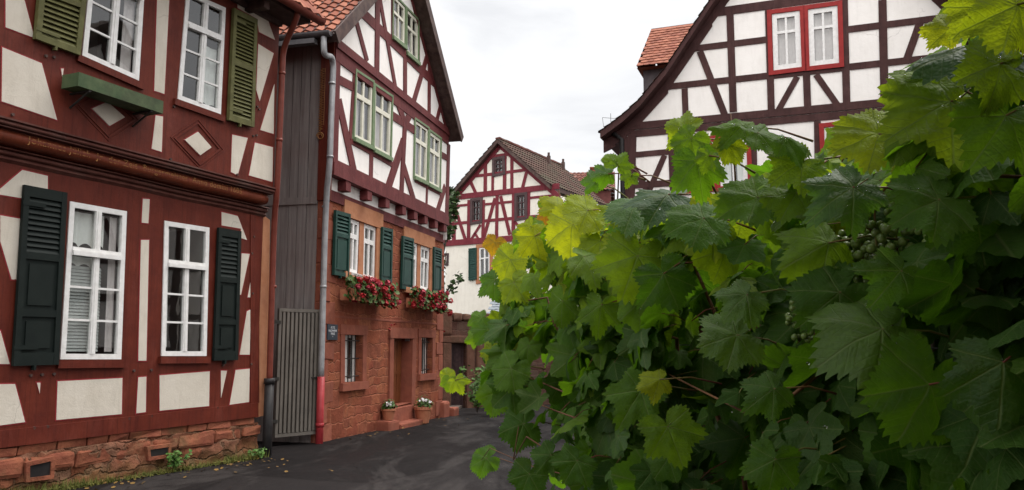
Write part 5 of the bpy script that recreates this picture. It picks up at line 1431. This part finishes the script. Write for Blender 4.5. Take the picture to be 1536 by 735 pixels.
def mk_leaf():
    k = NT('vine_leaf'); t = k.t
    uv = k.n('UVMap'); uv.uv_map = 'leaf'
    sx = k.n('SeparateXYZ'); k.l(uv.outputs[0], sx.inputs[0]); X, Y = sx.outputs[0], sx.outputs[1]
    aX = k.math('ABSOLUTE', X)
    def vein(ang, w):
        s, c = math.sin(R(ang)), math.cos(R(ang))
        dist = k.math('ABSOLUTE', k.math('SUBTRACT', k.math('MULTIPLY', aX, c), k.math('MULTIPLY', Y, s)))
        along = k.math('ADD', k.math('MULTIPLY', aX, s), k.math('MULTIPLY', Y, c))
        bad = k.math('LESS_THAN', along, 0.0); return k.math('ADD', dist, k.math('MULTIPLY', bad, 1.0)), along
    d0, al0 = vein(0, 0); d1, al1 = vein(52, 0); d2, al2 = vein(108, 0)
    dm = k.math('MINIMUM', k.math('MINIMUM', d0, d1), d2)
    main = k.ramp(dm, [(.006, 1), (.024, 0)])
    # side veins: slanted stripes away from each main vein
    def side(d, al): return k.math('FRACT', k.math('MULTIPLY', k.math('SUBTRACT', al, k.math('MULTIPLY', d, .75)), 6.5))
    sel = k.math('LESS_THAN', d0, d1); fr = k.mix(sel, side(d1, al1), side(d0, al0))
    sv = k.math('ABSOLUTE', k.math('SUBTRACT', fr, .5)); sec = k.ramp(sv, [(.02, .7), (.09, 0)])
    veins = k.math('MAXIMUM', main, k.math('MULTIPLY', sec, .55))
    ay = k.n('Attribute'); ay.attribute_name = 'young_lit'; ah = k.n('Attribute'); ah.attribute_name = 'hue'
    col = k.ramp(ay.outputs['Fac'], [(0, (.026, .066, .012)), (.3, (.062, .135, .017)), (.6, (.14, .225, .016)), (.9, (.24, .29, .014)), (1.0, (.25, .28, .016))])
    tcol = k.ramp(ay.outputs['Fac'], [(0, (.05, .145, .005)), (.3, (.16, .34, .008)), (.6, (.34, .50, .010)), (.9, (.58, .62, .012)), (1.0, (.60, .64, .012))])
    org = k.ramp(ah.outputs['Fac'], [(.90, 0), (.97, 1)]); blu = k.ramp(ah.outputs['Fac'], [(.02, .7), (.14, 0)])
    col = k.mix(blu, col, (.022, .066, .034)); col = k.mix(org, col, (.34, .12, .012)); tcol = k.mix(org, tcol, (.6, .2, .015))
    nz = k.noise(k.coord((1, 1, 1), src='Object'), 38, 5, .7); n2 = k.noise(k.coord((1, 1, 1), src='Object'), 11, 4, .6)
    col = k.mix(k.ramp(nz, [(.3, .35), (.6, 0)]), col, (.012, .03, .008)); col = k.mix(k.math('MULTIPLY', k.ramp(n2, [(.55, 0), (.75, 1)]), .25), col, (.14, .15, .03))
    tcol = k.mix(k.ramp(nz, [(.3, .3), (.6, 0)]), tcol, (.05, .12, .01))
    geo = k.n('NewGeometry')
    back = k.mix(.4, col, (.09, .13, .035)); col = k.mix(geo.outputs['Backfacing'], col, back)
    col = k.mix(k.math('MULTIPLY', veins, .55), col, (.17, .22, .07)); tcol = k.mix(k.math('MULTIPLY', veins, .45), tcol, (.12, .2, .02))
    k.base(col, k.math('ADD', .42, k.math('MULTIPLY', nz, .3)), .14)
    k.l(k.ramp(ah.outputs['Fac'], [(.15, .4), (.35, .14)]), k.b.inputs['Specular IOR Level'])
    vo = k.n('TexVoronoi', feature='F1'); vo.inputs['Scale'].default_value = 16; k.l(uv.outputs[0], vo.inputs['Vector'])
    h = k.math('SUBTRACT', k.math('MULTIPLY', vo.outputs['Distance'], -.6), k.math('MULTIPLY', veins, .8)); h = k.math('ADD', h, k.math('MULTIPLY', nz, .5))
    nrm = k.bump(h, .38, .005)
    tl = k.n('BsdfTranslucent'); k.l(tcol, tl.inputs['Color']); k.l(nrm, tl.inputs['Normal'])
    mx = k.n('MixShader'); mx.inputs[0].default_value = .5; k.l(k.b.outputs[0], mx.inputs[1]); k.l(tl.outputs[0], mx.inputs[2])
    k.l(mx.outputs[0], k.out.inputs['Surface']); return k.m
leafm = mk_leaf()
canem = simple('vine_cane', (.10, .045, .025), (.16, .075, .035), 14, (1, 1, 1), .7, .4, bdist=.004); stalkm = simple('red_leaf_stalk', (.15, .045, .03), (.14, .14, .035), 6, rough=.5, bump=0, lo=.45, hi=.6)
barkm = wood('vine_bark', (.045, .03, .02), (.08, .055, .04), rough=.9, crack=.8)
VB = HA + HN * .45 + HF * .9; VB.z = 0
GV = thing('grapevine', 'large wet grapevine with broad toothed leaves, yellow-green along its top', 'grapevine', loc=VB)

O = np.array(-HN); HFn = np.array(HF); HNn = np.array(HN); HAn = np.array(HA); UP = np.array([0, 0, 1.0])
recs = []
NCAND = 30000
t = rng.uniform(-1.3, 2.75, NCAND); z = rng.uniform(.25, 2.9, NCAND); d = np.abs(rng.normal(0, .30, NCAND)) - .02
P = HAn + HFn * t[:, None] + HNn * d[:, None] + UP * z[:, None]
ok = (d < 1.1) & (z < 2.25 + .0 * t) & (np.linalg.norm(P - np.array(EYE), axis=1) > .55)
px, py, dep = project(P)
infront = dep > .15
okp = np.where(infront, inpoly(px, py, MASS), z < 2.15)
ok &= okp
cand = np.where(ok)[0]
# thin see-through region at the lower left
thin = ((px[cand] < 905) & (py[cand] > 585)); cand = cand[~thin | (rng.random(len(cand)) < .25)]
front = d[cand] < .33
cl = np.array([pnoise(Vector(P[i]) * 3.6) for i in cand])
lowright = np.clip((px[cand] - 900) / 300, 0, 1) * np.clip((py[cand] - 330) / 150, 0, 1)
cand = cand[~front | (cl > -.16 + .16 * np.clip((py[cand] - 360) / 110, 0, 1) + .08 * lowright) | (rng.random(len(cand)) < .07 - .05 * lowright)]
cand = cand[:5200]
# distance to the silhouette decides a leaf's tilt, age tint and painted top light
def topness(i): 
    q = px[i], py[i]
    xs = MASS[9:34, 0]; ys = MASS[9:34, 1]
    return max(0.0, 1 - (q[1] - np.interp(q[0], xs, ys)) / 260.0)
bunches = [(1312, 322, .05), (1292, 348, .06), (1398, 325, .10), (1345, 365, .12), (1085, 318, .12), (1215, 455, .14)]
bpos = [np.array(hedge_hit(x, y, dd)) for x, y, dd in bunches]
bpx = [(x, y) for x, y, _ in bunches]
for i in cand:
    tp = topness(i) if infront[i] else 0
    skip = False
    for k, (bx, by) in enumerate(bpx[:3]):
        if abs(px[i] - bx) < 38 and abs(py[i] - by) < 42 and dep[i] < np.linalg.norm(bpos[k][:2]) + .02: skip = True
    if skip: continue
    endl = max(0, (t[i] - 1.9) / .8)
    n = UP * (.72 + .4 * tp) + O * (.40 - .15 * tp) + HFn * (-.10 + .1 * endl) + rng.normal(0, .62, 3)
    tip = O * .55 - UP * .75 + HFn * rng.normal(0, .55) + rng.normal(0, .35, 3)
    s = (.030 + .066 * rng.random() ** .8) * (.85 if tp > .6 else 1) * (1.25 if d[i] > .25 else 1)
    left = max(0, min(1, (930 - px[i]) / 150)) * max(0, min(1, (470 - py[i]) / 120)) if infront[i] else 0
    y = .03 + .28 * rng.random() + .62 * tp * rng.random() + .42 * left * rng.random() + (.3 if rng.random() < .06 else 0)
    hue = rng.uniform(.1, .88)
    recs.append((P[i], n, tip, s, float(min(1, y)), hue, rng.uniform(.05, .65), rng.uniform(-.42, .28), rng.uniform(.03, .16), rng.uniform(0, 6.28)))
fol_recs = recs
# added leaves above the frame, overhanging to shade the vine's lower right
for _ in range(480):
    t_, d_, z_ = rng.uniform(-1.5, .75), rng.uniform(-.75, -.04), rng.uniform(2.22, 2.62)
    p_ = HAn + HFn * t_ + HNn * d_ + UP * z_
    qx, qy, qd = project(p_[None])
    if qd[0] > .1 and qy[0] > -110: continue
    if len(fol_recs) > 7000: break
    fol_recs.append((p_, UP + rng.normal(0, .4, 3), O * .6 + rng.normal(0, .6, 3), rng.uniform(.06, .10), float(.1 + .4 * rng.random()), rng.uniform(.2, .88), rng.uniform(.05, .5), rng.uniform(-.3, .2), .06, rng.uniform(0, 6.28)))
# leaves that show individually: image position of the blade, width, way the tip points, tilt of the face, age and painted light
HEROES = [
 (1300, 500, 168, 205, 0, .72, .40, .12), (1400, 165, 175, 205, -.3, .55, .66, .5), (1300, 205, 115, 195, -.1, .62, .80, .5), (1440, 72, 165, 200, -.1, .90, .18, .05),  # first leaf: light from above painted into its paler colour
 (1468, 22, 100, 215, -.3, .35, .78, .5), (1522, 25, 130, 250, .1, .2, .74, .5), (1413, 42, 62, 160, -.3, .3, .9, .5), (1500, 110, 120, 250, .2, .4, .6, .5), (1370, 120, 95, 190, -.2, .5, .62, .5), (1500, 190, 150, 235, .1, .35, .35, .4),
 (1018, 190, 62, 150, -.45, .2, .70, .5), (1048, 255, 95, 280, -.2, .25, .32, .5), (1030, 215, 60, 230, -.4, .3, .45, .5), (1100, 188, 88, 160, -.1, .70, .42, .5), (1150, 200, 88, 5, .1, .72, .36, .5), (1190, 208, 80, -8, .1, .75, .33, .5), (1098, 225, 55, 300, .1, .3, .75, .5), (1062, 240, 46, 250, .3, .2, .5, .3),
 (856, 350, 88, 262, -.5, .3, .96, .5), (806, 365, 70, 285, .25, .2, .9, .5), (830, 305, 58, 130, .1, .55, .98, .5), (872, 316, 64, 200, .3, .6, .85, .5), (890, 388, 88, -25, .1, .80, .50, .3), (900, 470, 82, 262, -.2, .2, .40, .5), (934, 368, 84, 205, .1, .65, .8, .5), (950, 400, 112, 250, -.1, .35, .58, .5), (1002, 425, 98, 290, .1, .3, .12, .3),
 (842, 462, 66, 262, -.5, .1, .38, .5), (762, 398, 60, 250, -.4, .3, .82, .5), (735, 425, 56, 215, -.3, .4, .28, .5), (740, 368, 34, 250, -.3, .3, .9, .95), (816, 322, 28, 200, -.3, .3, .9, .96), (790, 345, 50, 220, -.4, .3, .9, .5), (775, 430, 56, 300, -.2, .5, .7, .5),
 (985, 292, 108, 185, 0, .85, .12, .05), (940, 310, 80, 200, 0, .8, .25, .1), (1040, 330, 100, 200, 0, .75, .3, .5), (918, 318, 60, 210, 0, .8, .75, .5), (1120, 300, 105, 200, -.1, .7, .35, .5), (1180, 290, 90, 185, 0, .7, .45, .5),
 (980, 572, 62, 200, -.1, .6, .92, .5), (1008, 655, 98, 290, -.1, .35, .42, .5), (952, 600, 105, 240, -.2, .45, .34, .5), (1160, 705, 98, 260, -.2, .3, .25, .4), (1150, 590, 82, 215, -.1, .5, .24, .3), (1092, 505, 92, 200, .1, .65, .38, .12), (1110, 450, 84, 225, -.2, .6, .36, .12), (1385, 600, 160, 240, .2, .2, .22, .4), (1505, 570, 165, 265, -.2, .3, .10, .25),
 (1262, 290, 135, 215, -.1, .6, .20, .1), (1225, 372, 125, 205, -.1, .45, .50, .5), (1390, 305, 120, 200, -.1, .6, .30, .4), (1340, 420, 120, 230, -.1, .4, .2, .4), (1190, 250, 95, 215, -.1, .5, .6, .5), (1245, 450, 120, 220, -.1, .4, .18, .4),
 (722, 690, 50, 200, -.2, .55, .25, .4), (775, 638, 64, 195, -.1, .5, .16, .4), (742, 598, 60, 255, -.4, .2, .34, .5), (760, 560, 62, 230, -.3, .4, .36, .5), (686, 576, 36, 300, -.3, .3, .7, .5), (668, 563, 26, 160, -.2, .3, .75, .5), (674, 575, 26, 260, .2, .3, .5, .5), (715, 478, 40, 190, -.2, .6, .34, .4), (726, 500, 50, 230, -.3, .4, .3, .4), (750, 492, 62, 210, -.1, .6, .24, .15), (708, 505, 34, 200, -.3, .4, .4, .4), (735, 530, 48, 260, -.4, .2, .78, .5),
 (930, 243, 40, 60, -.2, .1, .45, .5), (905, 262, 44, 190, 0, .1, .25, .1), (886, 272, 40, 170, -.2, .2, .2, .1), (945, 268, 34, 250, 0, .3, .5, .5), (915, 238, 26, 110, 0, .3, .55, .5), (820, 690, 60, 230, -.2, .3, .18, .4), (790, 720, 60, 250, -.2, .3, .15, .4), (860, 700, 66, 240, -.1, .4, .2, .4)]
hero = []; attach = []
wq = camo.rotation_euler.to_matrix()
for (x, y, wpx, ang, nx, ny, yg, hue) in HEROES:
    back_ = .06 if (y > 560 and x < 850) or x < 720 else -.05
    Pc = hedge_hit(x, y, back_)
    dist = (Pc - EYE).dot(Vector((0, cp, sp))); wm = wpx * dist / FPX; s = wm / 1.72
    nc = Vector((nx, ny, math.sqrt(max(.02, 1 - nx * nx - ny * ny)))); tc = Vector((math.cos(R(ang)), math.sin(R(ang)), 0)); tc = tc - nc * tc.dot(nc); tc.normalize()
    n = wq @ nc; tp = wq @ tc; pos = Pc - tp * (s * .28)
    hero.append((np.array(pos), np.array(n), np.array(tp), s, yg, hue, rng.uniform(.1, .5), rng.uniform(-.35, .15), rng.uniform(.04, .12), rng.uniform(0, 6.28)))
    attach.append((pos, n, tp, s))
# make room in front of the leaves that show individually
hx = np.array([h[0] for h in HEROES], float); hy = np.array([h[1] for h in HEROES], float); hw = np.array([h[2] for h in HEROES], float)
keep = []
fp = np.array([q[0] for q in fol_recs]); fx, fy, fd = project(fp)
hd = project(np.array([h[0] for h in hero]))[2]
for i in range(len(fol_recs)):
    near = (np.abs(fx[i] - hx) < hw * .42) & (np.abs(fy[i] - hy) < hw * .34) & (fd[i] < hd + .05)
    keep.append(not near.any())
fol_recs = [q for q, k_ in zip(fol_recs, keep) if k_]
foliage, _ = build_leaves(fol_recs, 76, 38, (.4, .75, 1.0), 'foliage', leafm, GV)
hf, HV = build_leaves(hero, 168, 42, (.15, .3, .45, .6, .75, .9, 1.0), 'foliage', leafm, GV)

# leaf stalks
bm = bmesh.new()
for (pos, n, tp, s) in attach:
    e = Vector(pos) + HN * random.uniform(.06, .12) - Vector(tp) * s * .7 + Vector((0, 0, -random.uniform(.01, .06)))
    m_ = Vector(pos).lerp(e, .5) - Vector(n) * .004 + Vector((0, 0, .012)); tube(bm, [Vector(pos), m_, e], [.0014, .0017, .0024], 6)
for q in fol_recs[::2]:
    pos = Vector(q[0]); tp = Vector(q[2]).normalized(); e = pos - tp * random.uniform(.04, .09) + HN * .04 + Vector((0, 0, random.uniform(-.04, .02)))
    tube(bm, [pos, pos.lerp(e, .5) + Vector((0, 0, .008)), e], .0014, 4)
obj('leaf_stalk', bm, stalkm, GV, smooth=True, kind='stuff')
# canes, shoots and trunk
def hp(t, d, z): return HA + HF * t + HN * d + Vector((0, 0, z))
bm = bmesh.new(); tube(bm, [hp(.9, .45, -.2), hp(.88, .43, .3), hp(.95, .46, .7), hp(.92, .42, .98)], [.045, .038, .034, .03], 10)
obj('trunk', bm, barkm, GV, smooth=True)
random.seed(12)
for k in range(10):
    t0 = random.uniform(-.6, 2.0); pts = []
    dv = random.uniform(-.5, .8)
    for j in range(7): pts.append(hp(t0 + dv * j / 6, .40 - .38 * j / 6 + random.gauss(0, .02), .95 + (1.0 + random.uniform(-.2, .2)) * (j / 6) ** .8 - .1 * (j / 6) ** 3))
    pts = [Vector((p.x, p.y, min(p.z, 1.72))) for p in pts]; bm = bmesh.new(); tube(bm, pts, [.008, .007, .0065, .006, .005, .004, .003], 7); obj('shoot', bm, canem, GV, smooth=True)
for t1 in (-1.2, 2.5):
    bm = bmesh.new(); tube(bm, [hp(.92, .42, .97), hp(.92 + (t1 - .92) * .3, .40, 1.02), hp(.92 + (t1 - .92) * .7, .36, .98), hp(t1, .3, 1.02)], [.022, .017, .012, .007], 8); obj('cordon', bm, canem, GV, smooth=True)
def cane_px(pts, r0, r1):
    ps = [hedge_hit(x, y, dd) for x, y, dd in pts]; n = len(ps); bm = bmesh.new(); tube(bm, ps, [r0 + (r1 - r0) * i / (n - 1) for i in range(n)], 7); obj('shoot', bm, canem, GV, smooth=True)
cane_px([(1500, 330, .12), (1490, 200, .05), (1472, 80, .02), (1500, 20, 0)], .005, .003); cane_px([(1530, 230, .08), (1478, 155, .02), (1440, 95, 0)], .0035, .002)
cane_px([(1010, 480, .2), (940, 440, .06), (880, 400, .03), (845, 320, .02), (838, 285, 0)], .004, .002); cane_px([(960, 430, .12), (925, 330, .05), (928, 262, .0), (934, 232, 0)], .003, .0015)
cane_px([(1110, 400, .15), (1105, 300, .06), (1100, 220, 0), (1096, 170, 0)], .003, .0012); cane_px([(1080, 300, .1), (1045, 235, 0), (1010, 185, -.02)], .003, .0015)
cane_px([(850, 590, .1), (780, 560, .08), (730, 558, .06), (676, 572, .05)], .003, .0015); cane_px([(860, 700, .1), (790, 655, .06), (770, 690, .05), (778, 640, .05)], .003, .002)
cane_px([(900, 640, .1), (830, 615, .05), (770, 590, .05), (745, 545, .04)], .003, .0015); cane_px([(880, 720, .1), (800, 700, .08), (735, 672, .06), (722, 690, .06)], .0025, .0012)
cane_px([(1230, 560, .1), (1180, 600, .05), (1120, 620, .06), (1000, 560, .05)], .004, .002); cane_px([(1530, 700, .1), (1420, 610, .0), (1330, 520, -.02), (1310, 495, -.03)], .003, .0015)
# grapes
grapem = NT('green_grape'); grapem.base(grapem.mix(grapem.noise(grapem.coord(), 30), (.10, .16, .03), (.17, .22, .06)), .35, .5); grapem.b.inputs['Subsurface Weight'].default_value = .25; grapem.b.inputs['Subsurface Radius'].default_value = (.006, .008, .003); grapem.b.inputs['Subsurface Scale'].default_value = .5
random.seed(5)
for bp_ in bpos:
    bm = bmesh.new(); c0 = Vector(bp_); placed = []
    for _ in range(900):
        zz = random.uniform(-.095, .01); rad = .042 * (1 - abs(zz + .03) / .10) + .006
        a = random.uniform(0, 6.28); rr = rad * math.sqrt(random.random()); p = c0 + Vector((math.cos(a) * rr, math.sin(a) * rr, zz)); r = random.uniform(.0062, .0085)
        if all((p - q).length > (r + r2) * .93 for q, r2 in placed): placed.append((p, r))
        if len(placed) > 46: break
    for p, r in placed: bmesh.ops.create_icosphere(bm, subdivisions=2, radius=r, matrix=Matrix.Translation(p))
    gb = obj('grape_bunch', bm, grapem.m, GV, smooth=True)
    bm = bmesh.new(); tube(bm, [c0 + Vector((0, 0, -.08)), c0 + Vector((0, 0, .02)), c0 + HN * .05 + Vector((0, 0, .07))], .0018, 6); obj('bunch_stalk', bm, stalkm, gb)
# rain drops on the blades
dropm = NT('rain_drop'); dropm.base((1, 1, 1), .0, .5); dropm.b.inputs['Transmission Weight'].default_value = 1; dropm.b.inputs['IOR'].default_value = 1.33
bm = bmesh.new(); nvh = HV.shape[1]
for i in range(len(hero)):
    for _ in range(random.randint(4, 12)):
        v = Vector(HV[i][random.randrange(1, nvh)]); bmesh.ops.create_icosphere(bm, subdivisions=2, radius=random.uniform(.0009, .0022), matrix=Matrix.Translation(v + Vector((0, 0, .0006))))
for (x, y) in ((742, 425), (1238, 640), (866, 458), (1345, 652), (990, 312), (1292, 552), (1212, 545)):
    bmesh.ops.create_icosphere(bm, subdivisions=2, radius=.003, matrix=Matrix.Translation(hedge_hit(x, y, -.06)))
obj('raindrops', bm, dropm.m, GV, smooth=True, kind='stuff')
# the wire trellis that carries the vine
TB0 = hp(2.35, .42, 0); TR = thing('trellis', 'wooden posts and beaded steel wires that carry the grapevine', 'trellis', loc=TB0)
for t_ in (-1.1, .6, 2.35):
    bm = bmesh.new(); c = hp(t_, .42, 0); tube(bm, [c + Vector((0, 0, -.3)), c + Vector((0, 0, 1.72))], .035, 10); obj('post', bm, barkm, TR, smooth=True)
for z_ in (.75, 1.15, 1.5, 1.69):
    bm = bmesh.new(); tube(bm, [hp(-1.3, .375, z_), hp(.6, .375, z_ - .01), hp(2.5, .375, z_)], .0016, 5); obj('wire', bm, zinc, TR, smooth=True)

# ------------------------------------------------------------------ an unseen house added behind the camera to shade the near side of the vine
F6 = Face((-2.2, -2.6, 0), 84)
H6 = thing('shading_house', 'unseen tall timbered house added behind the camera to shade the grapevine', 'house', F6)
bm = bmesh.new(); bm.free(); bm = bmesh.new(); L6, V6, D6 = 11.0, 6.2, 6.0
c6 = lambda y: [(0, y, -1), (L6, y, -1), (L6, y, V6), (0, y, V6)]
bm.faces.new([bm.verts.new(c) for c in c6(0)]); bm.faces.new([bm.verts.new(c) for c in c6(-D6)])
for u in (0, L6): bm.faces.new([bm.verts.new(c) for c in ((u, 0, -1), (u, -D6, -1), (u, -D6, V6), (u, -D6 / 2, V6 + 3.2), (u, 0, V6))])
obj('wall', bm, redstone, H6)
bm = bmesh.new()
for i in range(12): u = i * (L6 - .2) / 11; box(bm, u, u + .2, 0, .02, 2.6, V6)
for v in (2.6, 4.2, 5.9): box(bm, 0, L6, 0, .025, v, v + .22)
obj('timber_frame', bm, brown, H6)
bm = bmesh.new()
for (y0, y1) in ((.5, -D6 / 2), (-D6 - .5, -D6 / 2)): slab_y(bm, -.3, L6 + .3, y0, V6 - .4, y1, V6 + 3.3, .15)
obj('roof', bm, tile_dark, H6)
# ------------------------------------------------------------------ light and sky
SUN_EL, SUN_AZ = 60.0, 52.0      # azimuth clockwise from +Y
w = bpy.data.worlds.new('World'); sc.world = w; w.use_nodes = True; nt = w.node_tree; nt.nodes.clear()
out = nt.nodes.new('ShaderNodeOutputWorld'); bg1 = nt.nodes.new('ShaderNodeBackground'); bg2 = nt.nodes.new('ShaderNodeBackground'); mx = nt.nodes.new('ShaderNodeMixShader')
sky = nt.nodes.new('ShaderNodeTexSky'); sky.sky_type = 'NISHITA'; sky.sun_disc = False; sky.sun_elevation = R(SUN_EL); sky.sun_rotation = R(SUN_AZ)
nt.links.new(sky.outputs[0], bg1.inputs[0]); bg1.inputs[1].default_value = .10
tc = nt.nodes.new('ShaderNodeTexCoord'); sx = nt.nodes.new('ShaderNodeSeparateXYZ'); nt.links.new(tc.outputs['Generated'], sx.inputs[0])
def N(typ, **kw):
    n = nt.nodes.new('ShaderNode' + typ)
    for k_, v in kw.items(): setattr(n, k_, v)
    return n
zr = N('ValToRGB'); nt.links.new(sx.outputs[2], zr.inputs[0]); e = zr.color_ramp.elements
e[0].position = .0; e[0].color = (.40, .40, .40, 1); e[1].position = .9; e[1].color = (1, 1, 1, 1)
q = e.new(.42); q.color = (.46, .46, .46, 1)
mpn = N('Mapping'); mpn.inputs['Scale'].default_value = (1.6, 1.6, 3.6); nt.links.new(tc.outputs['Generated'], mpn.inputs['Vector'])
cn = N('TexNoise'); cn.inputs['Scale'].default_value = 2.3; cn.inputs['Detail'].default_value = 7; cn.inputs['Roughness'].default_value = .55; cn.inputs['Distortion'].default_value = .5; nt.links.new(mpn.outputs[0], cn.inputs['Vector'])
cr = N('ValToRGB'); nt.links.new(cn.outputs['Fac'], cr.inputs[0]); e = cr.color_ramp.elements
e[0].position = .36; e[0].color = (.78, .785, .80, 1); e[1].position = .58; e[1].color = (1.0, 1.0, 1.0, 1)
mm = N('Mix', data_type='RGBA', blend_type='MULTIPLY'); mm.inputs[0].default_value = 1; nt.links.new(zr.outputs[0], mm.inputs[6]); nt.links.new(cr.outputs[0], mm.inputs[7])
ar = N('ValToRGB'); ma = N('Math', operation='MULTIPLY_ADD'); nt.links.new(sx.outputs[1], ma.inputs[0]); ma.inputs[1].default_value = -.5; ma.inputs[2].default_value = .5; nt.links.new(ma.outputs[0], ar.inputs[0])
e = ar.color_ramp.elements; e[0].position = .42; e[0].color = (.5, .5, .5, 1); e[1].position = .85; e[1].color = (1, .985, .96, 1)     # sky brightened behind the camera, added to light the facing gables
m2 = N('Mix', data_type='RGBA', blend_type='MULTIPLY'); m2.inputs[0].default_value = 1; nt.links.new(mm.outputs[2], m2.inputs[6]); nt.links.new(ar.outputs[0], m2.inputs[7])
nt.links.new(m2.outputs[2], bg2.inputs[0]); bg2.inputs[1].default_value = 4.3
mx.inputs[0].default_value = .93; nt.links.new(bg1.outputs[0], mx.inputs[1]); nt.links.new(bg2.outputs[0], mx.inputs[2]); nt.links.new(mx.outputs[0], out.inputs[0])
sl_ = bpy.data.lights.new('sun', 'SUN'); sl_.energy = 2.3; sl_.angle = R(24); sl_.color = (1, .95, .88); so = bpy.data.objects.new('sun', sl_); C.objects.link(so)
az, el = R(SUN_AZ), R(SUN_EL); dirv = Vector((math.sin(az) * math.cos(el), math.cos(az) * math.cos(el), math.sin(el)))
so.rotation_euler = dirv.to_track_quat('Z', 'Y').to_euler(); so.location = (0, 0, 30)

sc.view_settings.view_transform = 'Standard'; sc.view_settings.look = 'None'; sc.view_settings.gamma = 1; sc.view_settings.exposure = .27; sc.view_settings.use_curve_mapping = False
sc.render.engine = 'CYCLES'; sc.cycles.max_bounces = 8; sc.cycles.transparent_max_bounces = 16; sc.cycles.use_denoising = True; sc.cycles.sample_clamp_indirect = 6
